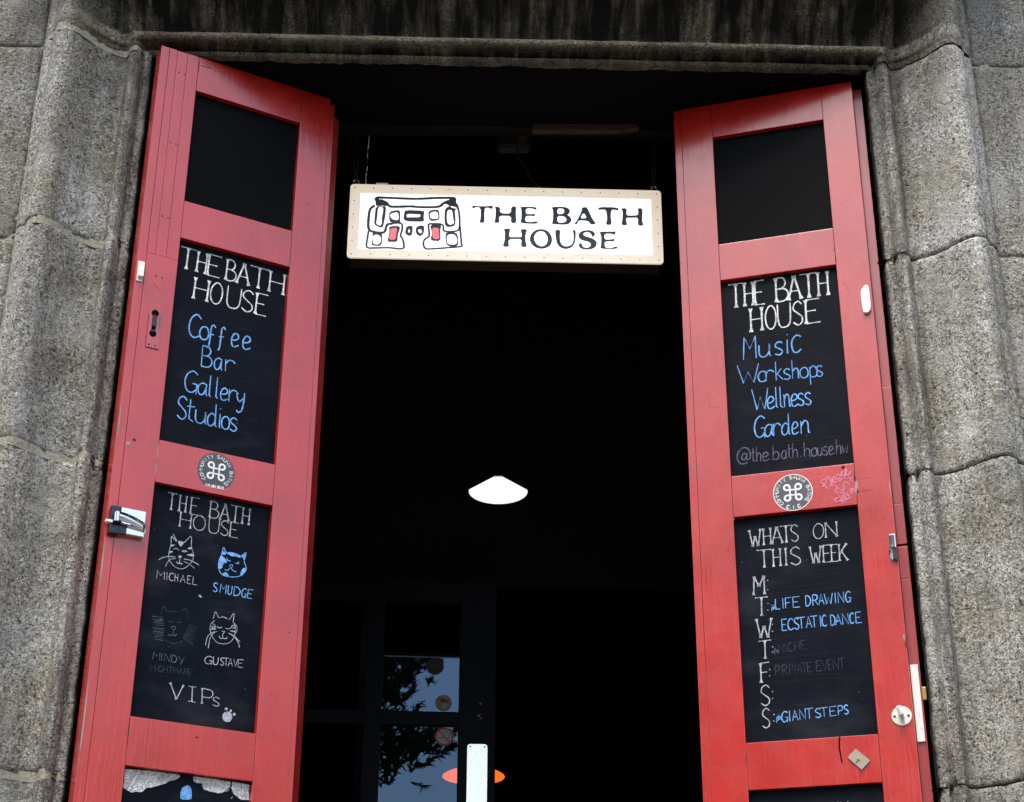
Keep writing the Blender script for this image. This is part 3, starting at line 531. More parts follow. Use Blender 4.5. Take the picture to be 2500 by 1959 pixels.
('L','violet',.0012,.016,1,[[[.1229,.9077],[.1548,.9094],[.1648,.9174],[.1825,.9193],[.1926,.9273],[.2104,.931],[.2224,.9393],[.2384,.9446],[.2468,.9534]],[[.3625,.9305],[.3705,.9358]],[[.3757,.9159],[.3801,.9199]],[[.2793,.949],[.2881,.9429],[.303,.9419],[.3075,.9309],[.3208,.927],[.3357,.9259],[.3488,.9255],[.3614,.9331]]]),
('L','faint',.0006,.016,0,[[[.174,2.2524],[.2766,2.2538]],[[.2319,2.1598],[.3621,2.1679]],[[.263,2.1545],[.3593,2.1579]],[[.2163,2.0981],[.3665,2.0971]],[[.2739,2.0962],[.3707,2.0853]],[[.1535,2.0075],[.3679,2.0192]],[[.1611,1.9952],[.3619,2.0052]],[[.1858,1.9341],[.3663,1.9365]],[[.1888,1.8549],[.3577,1.8589]],[[.17,1.8062],[.2353,1.8031]]]),
('L','faint',.0006,.016,0,[[[.1481,1.5688],[.3517,1.5627]],[[.1613,1.5595],[.3524,1.5528]]]),
('R','faint',.0006,.016,0,[[[.1568,2.2046],[.3729,2.1945]],[[.2004,2.1911],[.2984,2.1875]],[[.1448,2.1242],[.3669,2.1235]],[[.1914,2.1094],[.3692,2.1118]],[[.184,2.0504],[.3737,2.0477]],[[.1762,2.0347],[.3823,2.0323]],[[.182,1.9708],[.3765,1.9645]],[[.2042,1.9547],[.3816,1.9481]],[[.2294,1.8892],[.3954,1.8839]],[[.2279,1.8695],[.4197,1.8662]]]),
('R','faint',.0006,.016,0,[[[.1663,1.5872],[.3955,1.5806]],[[.1564,1.5832],[.3947,1.5715]],[[.1871,1.5254],[.3897,1.5165]],[[.1915,1.5056],[.3885,1.5036]],[[.1963,1.4936],[.3801,1.4935]],[[.2059,1.4677],[.376,1.469]],[[.184,1.455],[.3729,1.4554]],[[.1759,1.4489],[.2897,1.4476]],[[.1484,1.61],[.1494,1.3964]],[[.1841,1.4031],[.3236,1.4043]]]),
('R','faint',.0006,.016,0,[[[.1494,1.3977],[.205,1.3962]],[[.1918,1.3569],[.3471,1.357]],[[.1948,1.3417],[.3462,1.3465]],[[.1882,1.3349],[.3443,1.3361]],[[.1722,1.2836],[.3502,1.2894]],[[.1855,1.2421],[.3492,1.2334]],[[.1641,1.2268],[.3482,1.2232]],[[.1637,1.2206],[.2883,1.2205]],[[.1802,1.1706],[.3515,1.1713]],[[.1776,1.1626],[.351,1.1657]],[[.16,1.1131],[.3638,1.113]],[[.1493,1.3966],[.1519,1.0702]]]),
('S','ink',.004157798165137615,.007,1,[[[-.4066,2.7506],[-.3689,2.7499],[-.3066,2.7485],[-.271,2.7494],[-.2266,2.7532],[-.1732,2.7551]],[[-.3953,2.7423],[-.3751,2.7333],[-.3636,2.7204],[-.337,2.7199],[-.3038,2.7218],[-.2705,2.7201],[-.2217,2.7227],[-.2063,2.7351],[-.1909,2.7444]],[[-.408,2.7225],[-.4209,2.7107],[-.4246,2.6872],[-.4245,2.6485],[-.4164,2.6344],[-.3942,2.6295],[-.3767,2.6322],[-.3697,2.6567],[-.3533,2.6608]]]),
('S','ink',.0030238532110091745,.007,1,[[[-.423,2.6356],[-.4255,2.6099],[-.4256,2.5793],[-.3993,2.577],[-.3643,2.5786],[-.3227,2.5765],[-.3186,2.5905],[-.3235,2.6109],[-.3292,2.6211],[-.3253,2.6417],[-.3268,2.6598],[-.3379,2.6635],[-.3555,2.6621]],[[-.164,2.7238],[-.1594,2.703],[-.1569,2.664],[-.1611,2.6434],[-.1809,2.638],[-.203,2.6404],[-.2076,2.661],[-.2408,2.6632],[-.2484,2.658],[-.2458,2.6322],[-.2467,2.6194],[-.2586,2.609],[-.2616,2.5936],[-.257,2.5809],[-.246,2.5772],[-.1891,2.5828],[-.1518,2.5883],[-.1508,2.5998],[-.1544,2.6383],[-.1569,2.664]]])]
FILLS=[
('L','violet',.016,[([[.1868,1.5278],[.1932,1.5313],[.204,1.528],[.1947,1.513]],[]),([[.1706,1.5165],[.1837,1.5188],[.1699,1.5086]],[]),([[.1688,1.4998],[.1792,1.5005],[.1689,1.492]],[]),([[.2114,1.5127],[.2222,1.5215],[.2259,1.5139]],[]),([[.2094,1.4967],[.229,1.5044],[.231,1.4956]],[]),([[.1907,1.492],[.2023,1.4925],[.1959,1.482]],[]),([[.2505,1.4005],[.2581,1.401],[.2615,1.3942],[.2558,1.3943]],[])]),
('L','blue',.016,[([[.3142,1.5201],[.3226,1.526],[.3384,1.526],[.3556,1.5199],[.3509,1.5157],[.339,1.517],[.3273,1.5155],[.3202,1.5192]],[]),([[.302,1.5124],[.3091,1.5093],[.3203,1.4979],[.3078,1.4924],[.306,1.4783],[.2978,1.4759],[.2955,1.4893],[.2979,1.5015]],[]),([[.3064,1.4647],[.3176,1.4719],[.3245,1.4658],[.3248,1.4606],[.3116,1.4603]],[]),([[.3682,1.4924],[.3609,1.4898],[.355,1.4779],[.3551,1.4677],[.3653,1.4767]],[]),([[.3038,1.5153],[.3059,1.5266],[.3142,1.5201],[.3096,1.5154]],[]),([[.3545,1.5203],[.3648,1.5301],[.3628,1.5089],[.3588,1.5161]],[])]),
('L','violet',.016,[([[.3633,1.1105],[.3627,1.1054],[.3603,1.1008],[.3564,1.0975],[.3517,1.0959],[.3468,1.0963],[.3425,1.0986],[.3395,1.1024],[.3382,1.1073],[.3388,1.1124],[.3412,1.117],[.3451,1.1203],[.3498,1.122],[.3547,1.1216],[.359,1.1193],[.362,1.1154]],[]),([[.3506,1.1281],[.3504,1.1268],[.3496,1.1257],[.3483,1.1248],[.3467,1.1244],[.3452,1.1244],[.3438,1.125],[.3429,1.1259],[.3425,1.127],[.3427,1.1283],[.3435,1.1294],[.3448,1.1303],[.3463,1.1308],[.3479,1.1307],[.3492,1.1302],[.3502,1.1293]],[]),([[.3614,1.125],[.3612,1.1237],[.3605,1.1226],[.3595,1.1218],[.3583,1.1214],[.357,1.1214],[.3559,1.122],[.3551,1.1229],[.3548,1.1241],[.3549,1.1254],[.3556,1.1265],[.3566,1.1273],[.3578,1.1277],[.3591,1.1276],[.3602,1.1271],[.361,1.1261]],[]),([[.3714,1.1178],[.3713,1.1162],[.3705,1.1148],[.3694,1.1138],[.368,1.1134],[.3666,1.1135],[.3653,1.1142],[.3644,1.1153],[.3641,1.1168],[.3642,1.1184],[.3649,1.1197],[.3661,1.1207],[.3675,1.1212],[.3689,1.1211],[.3702,1.1204],[.371,1.1192]],[])]),
('L','blue',.016,[([[.2676,.9345],[.2742,.9317],[.2781,.9242],[.2797,.9086],[.2785,.9015],[.2531,.8988],[.251,.9126],[.2529,.9233],[.2588,.9301]],[])]),
('S','ink',.007,[([[-.1206,2.7292],[-.1061,2.7276],[-.0758,2.728],[-.0599,2.7315],[-.0613,2.7186],[-.0671,2.7196],[-.07,2.7222],[-.0836,2.7228],[-.085,2.7024],[-.0838,2.6703],[-.0993,2.6702],[-.0959,2.6854],[-.0954,2.722],[-.1105,2.7242],[-.1177,2.719],[-.1211,2.7224]],[]),([[-.055,2.7272],[-.0388,2.7266],[-.0388,2.7046],[-.0065,2.7042],[-.0058,2.7287],[.0095,2.7299],[.0079,2.7034],[.0106,2.672],[-.0066,2.6718],[-.0051,2.6958],[-.0388,2.6961],[-.0417,2.6859],[-.0398,2.6715],[-.0562,2.6713],[-.0521,2.6858],[-.0512,2.7197]],[]),([[.0191,2.7289],[.0689,2.7295],[.0693,2.7176],[.0572,2.7242],[.0376,2.7234],[.0374,2.7037],[.0556,2.7039],[.0634,2.7063],[.0648,2.6955],[.0555,2.6981],[.0368,2.6969],[.0352,2.6783],[.051,2.6761],[.0727,2.6804],[.072,2.6702],[.0207,2.6714],[.0246,2.6866],[.0248,2.7205]],[]),([[.1124,2.7309],[.1529,2.732],[.1659,2.7254],[.1686,2.7152],[.164,2.7067],[.1597,2.7039],[.1696,2.6966],[.1732,2.6864],[.1677,2.6746],[.1547,2.6694],[.1129,2.6706],[.1174,2.6808],[.1188,2.7181]],[[[.1311,2.725],[.147,2.7259],[.1513,2.7201],[.1511,2.7116],[.1467,2.7072],[.1308,2.7056]],[[.1307,2.6995],[.1494,2.6987],[.1566,2.693],[.1578,2.6829],[.1505,2.6771],[.1311,2.6759]]]),([[.2037,2.7309],[.2182,2.7327],[.2223,2.7226],[.2359,2.6888],[.2463,2.6754],[.2297,2.6711],[.2214,2.6852],[.1925,2.6856],[.1893,2.6714],[.1793,2.6737],[.1881,2.6832],[.2034,2.719]],[[[.2091,2.7139],[.2187,2.6937],[.1979,2.6928]]]),([[.2539,2.7338],[.3111,2.7337],[.3127,2.7218],[.3064,2.7241],[.292,2.726],[.2885,2.7062],[.2918,2.6724],[.273,2.6723],[.2779,2.6892],[.2775,2.7061],[.2746,2.7248],[.26,2.7246],[.2522,2.7229]],[]),([[.3191,2.731],[.3372,2.7312],[.3349,2.7067],[.3508,2.7062],[.3703,2.7081],[.3709,2.7241],[.3677,2.7316],[.3846,2.7328],[.3812,2.6902],[.3857,2.6717],[.3683,2.6715],[.37,2.7003],[.3505,2.6984],[.3346,2.6982],[.3343,2.6898],[.3371,2.6712],[.3193,2.6727],[.3227,2.6897],[.3252,2.7202]],[]),([[-.0277,2.6514],[-.0076,2.6533],[-.0105,2.6392],[-.0112,2.6224],[.0103,2.6243],[.0261,2.6235],[.0248,2.6395],[.022,2.6512],[.0421,2.6521],[.0368,2.6329],[.0366,2.6129],[.0416,2.5896],[.023,2.5911],[.026,2.6161],[.0103,2.6176],[-.0112,2.6151],[-.0133,2.6057],[-.0107,2.5898],[-.0305,2.5899],[-.0241,2.6123],[-.0235,2.639]],[]),([[.0824,2.6535],[.0996,2.6497],[.1123,2.6337],[.1155,2.617],[.1118,2.6003],[.0988,2.5885],[.0816,2.585],[.0645,2.5899],[.0517,2.6047],[.049,2.6197],[.0535,2.6365],[.0666,2.65]],[[[.0795,2.6468],[.0679,2.6399],[.0614,2.6265],[.0633,2.6115],[.0717,2.5982],[.0845,2.5934],[.0961,2.5985],[.1029,2.6135],[.1008,2.6302],[.0924,2.6435]]]),([[.1241,2.6516],[.1399,2.6517],[.1372,2.6272],[.1405,2.6039],[.1504,2.5957],[.1619,2.5958],[.175,2.6042],[.1782,2.6209],[.1778,2.6444],[.1731,2.6517],[.1852,2.6518],[.184,2.6243],[.1807,2.6043],[.1704,2.5909],[.1545,2.5857],[.1389,2.5906],[.1291,2.6038],[.1252,2.6271]],[]),([[.233,2.6288],[.2409,2.635],[.2411,2.6433],[.2335,2.651],[.2206,2.6532],[.2032,2.6497],[.1929,2.6395],[.1927,2.6278],[.2011,2.6178],[.2225,2.613],[.2295,2.6048],[.2249,2.5947],[.2134,2.5913],[.2035,2.5962],[.2022,2.6062],[.1951,2.6078],[.1921,2.5994],[.1976,2.5895],[.2132,2.5853],[.2319,2.5881],[.2436,2.5966],[.2468,2.6099],[.2413,2.6199],[.2257,2.6281],[.2115,2.6313],[.2059,2.638],[.2103,2.6447],[.2204,2.6465],[.229,2.6415]],[]),([[.253,2.6485],[.2926,2.6496],[.3033,2.6507],[.3,2.6382],[.2894,2.6421],[.2693,2.6419],[.2687,2.6218],[.286,2.622],[.299,2.6255],[.2972,2.6148],[.2858,2.6163],[.2685,2.6145],[.2694,2.5952],[.2851,2.592],[.3063,2.6005],[.3065,2.5899],[.2549,2.5894],[.2587,2.6017],[.2596,2.6351]],[])]),
('S','ink',.007,[([[-.4057,2.72],[-.3748,2.7229],[-.376,2.6877],[-.3815,2.645],[-.3948,2.6488],[-.4082,2.6564],[-.4074,2.6874]],[[[-.399,2.7174],[-.3857,2.7176],[-.3828,2.7085],[-.3868,2.6773],[-.3853,2.6618],[-.3894,2.6527],[-.4006,2.6577],[-.4019,2.6642],[-.3997,2.6797]]]),([[-.3654,2.7034],[-.3368,2.7089],[-.3326,2.7012],[-.3319,2.67],[-.3291,2.6644],[-.3578,2.6641],[-.3646,2.6723]],[[[-.3388,2.7024],[-.336,2.6778],[-.3414,2.6725],[-.3559,2.6763],[-.3621,2.6866],[-.3608,2.6957]]]),([[-.3191,2.7091],[-.2636,2.7084],[-.2617,2.6993],[-.2637,2.6889],[-.2613,2.6734],[-.2674,2.6694],[-.316,2.6697],[-.3235,2.6805],[-.321,2.6987]],[[[-.3132,2.6962],[-.2789,2.6944],[-.2734,2.6953],[-.2736,2.6849],[-.3008,2.6846],[-.3141,2.6832]]]),([[-.2504,2.7085],[-.2216,2.714],[-.2181,2.7023],[-.2156,2.6816],[-.2233,2.675],[-.2409,2.6723],[-.2488,2.6813]],[[[-.2458,2.7021],[-.2237,2.7075],[-.2194,2.6841],[-.2245,2.6802],[-.2444,2.6808]]]),([[-.2017,2.7156],[-.1885,2.7274],[-.164,2.7212],[-.1728,2.7106],[-.1692,2.6847],[-.1696,2.6575],[-.1921,2.6521],[-.201,2.661],[-.2025,2.6895]],[[[-.1939,2.7117],[-.1817,2.7131],[-.1782,2.7002],[-.1769,2.6846],[-.1723,2.6665],[-.1855,2.6607],[-.1933,2.6663],[-.1958,2.6896]]]),([[-.3134,2.6522],[-.2947,2.657],[-.2943,2.6369],[-.2962,2.6227],[-.3061,2.6193],[-.3166,2.6289],[-.3153,2.6418]],[[[-.3066,2.6432],[-.3021,2.642],[-.3024,2.6317],[-.3074,2.6311]]]),([[-.2847,2.6499],[-.2738,2.6572],[-.261,2.6565],[-.2602,2.6372],[-.2644,2.6243],[-.2731,2.6196],[-.282,2.6254],[-.2862,2.637]],[[[-.279,2.6422],[-.2691,2.6436],[-.2667,2.6333],[-.2722,2.6294],[-.2783,2.637]]]),([[-.3644,2.6504],[-.3465,2.6539],[-.3321,2.652],[-.3319,2.6417],[-.337,2.6262],[-.3375,2.6018],[-.3429,2.5985],[-.3648,2.5982],[-.3668,2.6054],[-.3617,2.6285]],[[[-.3605,2.6439],[-.3441,2.6475],[-.3392,2.6429],[-.3425,2.6261],[-.3431,2.6061],[-.364,2.6067],[-.359,2.6285]]]),([[-.2452,2.6606],[-.211,2.6622],[-.2115,2.6532],[-.2139,2.6377],[-.2109,2.6043],[-.2388,2.6053],[-.2405,2.6143],[-.237,2.6323]],[[[-.2373,2.6503],[-.2163,2.6492],[-.2179,2.6351],[-.2148,2.6171],[-.2191,2.6107],[-.2345,2.6118],[-.237,2.6323]]]),([[-.4119,2.6306],[-.3843,2.6283],[-.3812,2.6104],[-.3841,2.5835],[-.4104,2.5845],[-.4129,2.5922],[-.4101,2.6101]],[[[-.4083,2.6216],[-.394,2.6218],[-.3854,2.6129],[-.3856,2.5975],[-.3931,2.5885],[-.4062,2.5897],[-.4097,2.5973]]]),([[-.1963,2.6353],[-.1654,2.6356],[-.1597,2.6151],[-.1602,2.5869],[-.1891,2.5867],[-.1959,2.5994],[-.1983,2.6224]],[[[-.1929,2.6276],[-.1709,2.6291],[-.163,2.6125],[-.164,2.5971],[-.1738,2.5932],[-.1892,2.5943],[-.1938,2.6071]]]),([[-.4128,2.7494],[-.3978,2.7514],[-.3952,2.7397],[-.3751,2.7346],[-.3692,2.7229],[-.3814,2.7202],[-.4057,2.72],[-.4073,2.7369]],[]),([[-.1887,2.751],[-.1732,2.7578],[-.1676,2.752],[-.1697,2.7394],[-.1618,2.729],[-.1595,2.716],[-.1817,2.7197],[-.1974,2.7339],[-.2129,2.7298],[-.2064,2.739],[-.1953,2.7418]],[])]),
('S','signred',.007,[([[-.3605,2.6439],[-.3441,2.6475],[-.3392,2.6429],[-.3425,2.6261],[-.3431,2.6061],[-.364,2.6067],[-.359,2.6285]],[]),([[-.2373,2.6503],[-.2163,2.6492],[-.2179,2.6351],[-.2148,2.6171],[-.2191,2.6107],[-.2345,2.6118],[-.237,2.6323]],[])])]

# ------------------------------------------------------------------ chalk and print on flat faces
G = {
'A': ['s0,0 .5,1 1,0', 's.2,.36 .8,.36'], 'B': ['s0,0 0,1', 'c0,1 .6,.97 .8,.76 .55,.56 0,.53', 'c0,.53 .75,.5 1,.27 .7,.03 0,0'],
'C': ['c1,.84 .62,1 .18,.82 0,.45 .15,.12 .55,0 1,.13'], 'D': ['s0,0 0,1', 'c0,1 .6,.93 1,.6 .9,.25 .5,.04 0,0'],
'E': ['s0,0 0,1', 's0,1 1,1', 's0,.52 .72,.52', 's0,0 1,0'], 'F': ['s0,0 0,1', 's0,1 1,1', 's0,.52 .72,.52'],
'G': ['c1,.86 .6,1 .15,.8 0,.42 .2,.06 .6,0 .95,.2 1,.42', 's1,.42 .6,.42', 's.95,.42 .95,-.05'], 'H': ['s0,0 0,1', 's1,0 1,1', 's0,.52 1,.52'],
'I': ['s.5,0 .5,1'], 'K': ['s0,0 0,1', 's.95,1 0,.42', 's.25,.58 1,0'], 'L': ['s.1,1 0,0', 's0,0 1,0'],
'M': ['s0,0 .06,1 .5,.45 .94,1 1,0'], 'N': ['s0,0 0,1 1,0 1,1'], 'O': ['o.5,1 .12,.8 0,.48 .14,.14 .5,0 .86,.14 1,.5 .88,.84'],
'P': ['s0,0 0,1', 'c0,1 .8,.96 1,.73 .75,.48 0,.44'], 'R': ['s0,0 0,1', 'c0,1 .75,.96 .9,.74 .7,.52 0,.48', 's.4,.5 1,0'],
'S': ['c.95,.86 .6,1 .18,.9 .08,.68 .45,.52 .9,.34 .92,.12 .5,0 .03,.14'], 'T': ['s0,1 1,1', 's.5,1 .5,0'],
'U': ['c0,1 .02,.3 .2,.04 .5,0 .8,.06 .97,.3 1,1'], 'V': ['s0,1 .5,0 1,1'], 'W': ['s0,1 .27,0 .5,.6 .75,0 1,1'], 'Y': ['s0,1 .5,.5', 's1,1 .45,-.1'],
'b': ['s0,1 0,0', 'c0,.12 .4,0 .85,.1 .95,.35 .6,.56 .15,.46 0,.35'],
'a': ['c.85,.5 .5,.56 .12,.42 .05,.16 .3,0 .65,.08 .85,.4', 's.88,.55 .86,.1 1,0'], 'c': ['c1,.66 .6,.76 .15,.62 0,.36 .2,.05 .6,0 1,.12'],
'd': ['c.8,.46 .45,.56 .08,.36 .1,.08 .4,0 .75,.15 .82,.4', 's.82,1 .84,.08 1,0'], 'e': ['c.05,.26 .6,.30 .9,.42 .7,.56 .3,.54 .02,.3 .15,.04 .5,0 1,.1'],
'f': ['c1,.62 .75,.72 .45,.6 .4,.2 .3,-.22 .05,-.3', 's.1,.28 .85,.30'], 'h': ['s0,1 0,0', 'c0,.35 .4,.56 .8,.48 .85,.2 .85,.05 1,0'],
'i': ['s.5,.62 .5,.04 .9,0', 's.45,.82 .55,.86'], 'k': ['s0,1 0,0', 's.8,.62 .05,.28', 's.2,.34 1,.02'], 'l': ['s.3,1 .25,.08 .8,0'],
'm': ['s0,.55 0,0', 'c0,.4 .25,.56 .48,.45 .5,0', 'c.5,.4 .75,.56 .98,.45 1,0'], 'n': ['s0,.6 .02,0', 'c.02,.35 .4,.6 .75,.5 .8,.2 .85,.04 1,.02'],
'o': ['o.5,.56 .12,.45 0,.26 .15,.06 .5,0 .88,.08 1,.3 .85,.5'], 'p': ['s0,.56 0,-.4', 'c0,.45 .5,.6 .95,.4 .9,.1 .45,0 0,.08'],
'r': ['s0,.58 .03,0', 'c.02,.38 .35,.56 .75,.56 1,.46'], 's': ['c.9,.5 .55,.58 .15,.5 .15,.36 .6,.26 .9,.14 .6,0 .05,.06'],
't': ['s.4,.95 .35,.1 .9,0', 's0,.62 1,.66'], 'u': ['c0,.56 .02,.15 .3,0 .65,.05 .88,.25 .9,.56', 's.9,.56 .9,.08 1.05,0'],
'w': ['s0,.56 .25,0 .5,.4 .75,0 1,.56'], 'y': ['c0,.56 .1,.25 .4,.12 .8,.3', 'c.95,.58 .9,.1 .7,-.28 .3,-.4 .1,-.3'],
'@': ['c.75,.55 .5,.62 .35,.4 .42,.2 .62,.25 .75,.62 .72,.2 .95,.25 1,.6 .8,.95 .4,1 .05,.65 .05,.2 .35,-.08 .8,0'], '.': ['s.35,.05 .65,.09'],
"'": ['s.5,1 .4,.8'], '7': ['s0,1 1,1 .35,0'], '6': ['c.9,1 .3,.75 .05,.3 .4,0 .9,.1 .9,.4 .5,.52 .1,.3'], '4': ['s.8,0 .7,1 0,.35 1,.35'],
}
def parse():
    for k, v in G.items():
        G[k] = [(s[0], [tuple(float(c) for c in q.split(',')) for q in s[1:].split()]) for s in v]
parse()
HSER = {'u': 0}
def catmull(P, closed=False, n=5):
    out = []; L = len(P)
    rng = range(L if closed else L-1)
    for i in rng:
        if closed: p0, p1, p2, p3 = P[i-1], P[i], P[(i+1) % L], P[(i+2) % L]
        else: p0, p1, p2, p3 = P[max(i-1, 0)], P[i], P[i+1], P[min(i+2, L-1)]
        for k in range(n):
            t = k/n
            out.append(tuple(.5*((2*b)+(-a+c)*t+(2*a-5*b+4*c-d)*t*t+(-a+3*b-3*c+d)*t**3) for a, b, c, d in zip(p0, p1, p2, p3)))
    out.append(tuple(P[0] if closed else P[-1])); return out
def ribbon(bm, P, wd, y, flare=0.0, jit=.0):
    """flat stroke along P (x, z) at depth y"""
    Q = [P[0]]
    for q in P[1:]:
        if math.hypot(q[0]-Q[-1][0], q[1]-Q[-1][1]) > 1e-5: Q.append(q)
    if len(Q) < 2: return
    if flare:
        R_ = []
        for a, b in zip(Q, Q[1:]):
            for k in range(6): R_.append((a[0]+(b[0]-a[0])*k/6, a[1]+(b[1]-a[1])*k/6))
        Q = R_+[Q[-1]]
    S = [0]
    for a, b in zip(Q, Q[1:]): S.append(S[-1]+math.hypot(b[0]-a[0], b[1]-a[1]))
    T = S[-1]; prev = None
    # round the ends a little
    for i, q in enumerate(Q):
        a = Q[max(i-1, 0)]; b = Q[min(i+1, len(Q)-1)]
        dx, dz = b[0]-a[0], b[1]-a[1]; L = math.hypot(dx, dz) or 1
        e = min(S[i], T-S[i])
        h = wd/2*(1+flare*max(0, 1-e/(wd*2.2))) * (1+jit*random.uniform(-1, 1))
        if i in (0, len(Q)-1) and not flare: h *= .7
        nx, nz = -dz/L*h, dx/L*h
        pr = (bm.verts.new((q[0]+nx, y, q[1]+nz)), bm.verts.new((q[0]-nx, y, q[1]-nz)))
        if prev: bm.faces.new((prev[0], prev[1], pr[1], pr[0]))
        prev = pr
def letters(bm, text, style, P0, d, up, boxes, y, wmul=1.0):
    H = math.hypot(*up)
    for ch, bx in zip(text, boxes):
        gl_ = G[ch] + ([('s', [(.18, .98), (.82, 1.0)]), ('s', [(.18, .02), (.82, 0)])] if style == 'serif' and text == 'VIPs' and ch == 'I' else [])
        for kind, pts in gl_:
            def place(q): s = bx[0]+(bx[1]-bx[0])*q[0]; return (P0[0]+d[0]*s+up[0]*q[1], P0[1]+d[1]*s+up[1]*q[1])
            w = [place(q) for q in pts]
            if kind == 'c': w = catmull(w)
            elif kind == 'o': w = catmull(w, True)
            if style == 'serif':
                if kind == 's':
                    for a, b in zip(w, w[1:]):
                        vert = abs(b[1]-a[1]) > abs(b[0]-a[0])
                        ribbon(bm, [a, b], H*(.068 if vert else .036)*wmul, y - (.0001 if vert else 0), 1.5 if vert else .9, .06)
                else: ribbon(bm, w, H*.054*wmul, y-.00005, 0, .12)
            elif style == 'hand': ribbon(bm, w, (H*.044+.0008)*wmul, y, 0, .12)
            elif ch == '.' and wmul == 1.0: ribbon(bm, [(w[0][0]-.0011, w[0][1]), (w[0][0], w[0][1]+.0001), (w[0][0]+.0016, w[0][1]+.0003)], .0030, y, 0, .1)
            else: ribbon(bm, w, (H*.072+.0007)*wmul, y, 0, .15)
def tri_fill(polys, y, ext=0.0):
    """[(outer, holes)] in (x, z) -> mesh facing -y, holes kept open, optional thickness"""
    cu = bpy.data.curves.new('tmp', 'CURVE'); cu.dimensions = '2D'; cu.fill_mode = 'BOTH'; cu.extrude = ext/2
    for o, hs_ in polys:
        for P in [o]+list(hs_):
            sp = cu.splines.new('POLY'); sp.points.add(len(P)-1); sp.use_cyclic_u = True
            for i, q in enumerate(P): sp.points[i].co = (q[0], q[1], 0, 1)
    ob = bpy.data.objects.new('tmp', cu); COL.objects.link(ob)
    bpy.context.view_layer.update()
    me = bpy.data.meshes.new_from_object(ob.evaluated_get(bpy.context.evaluated_depsgraph_get()))
    bpy.data.objects.remove(ob); bpy.data.curves.remove(cu)
    for v in me.vertices: v.co = (v.co.x, y-v.co.z-ext/2, v.co.y)
    return me
def chaikin(P, it=1, r=.22):
    for _ in range(it):
        Q = []
        for a, b in zip(P, P[1:]+P[:1]):
            Q.append((a[0]*(1-r)+b[0]*r, a[1]*(1-r)+b[1]*r)); Q.append((a[0]*r+b[0]*(1-r), a[1]*r+b[1]*(1-r)))
        P = Q
    return P
# ------------------------------------------------------------------ folding doors
ZB = 1.05                     # door bottom below eye level
RAILS = [2.9612, 2.8473, 2.4860, 2.3714, 1.7802, 1.6660, 1.0736, .9586, .3660, .2520, -.36]
W_ = .516; BOARD_Y = .016
def mk_door(O, ang, b0, b1, label):
    d = empty('folding_door', (O[0], O[1], EYE-ZB), ang)
    tag(d, label, 'door', 'red folding doors folded back in the doorway')
    return d
def part(name, d, mat, *boxes_, bev=.0012):
    bm = bmesh.new()
    for b in boxes_: box(bm, b[0], b[1], b[2], b[3], b[4]+ZB, b[5]+ZB, bev)
    return frm(name, bm, mat, d)
def lap(name, d, mat, outline, y0, y1):
    bm = bmesh.new(); plate(bm, [(x, z+ZB) for x, z in outline], y0, y1); return frm(name, bm, mat, d)
T_ = .045
OLd = (-.97892, 3.85); ORd = (.4684, 4.1458)
DL = mk_door(OLd, .50676, .1095, .4214, 'red panelled folding door with the cat face drawings and bright chrome catch')
DR = mk_door(ORd, -.29204, .111, .4288, 'red panelled folding door with the weekly list and round thumbturn')
BO = {}
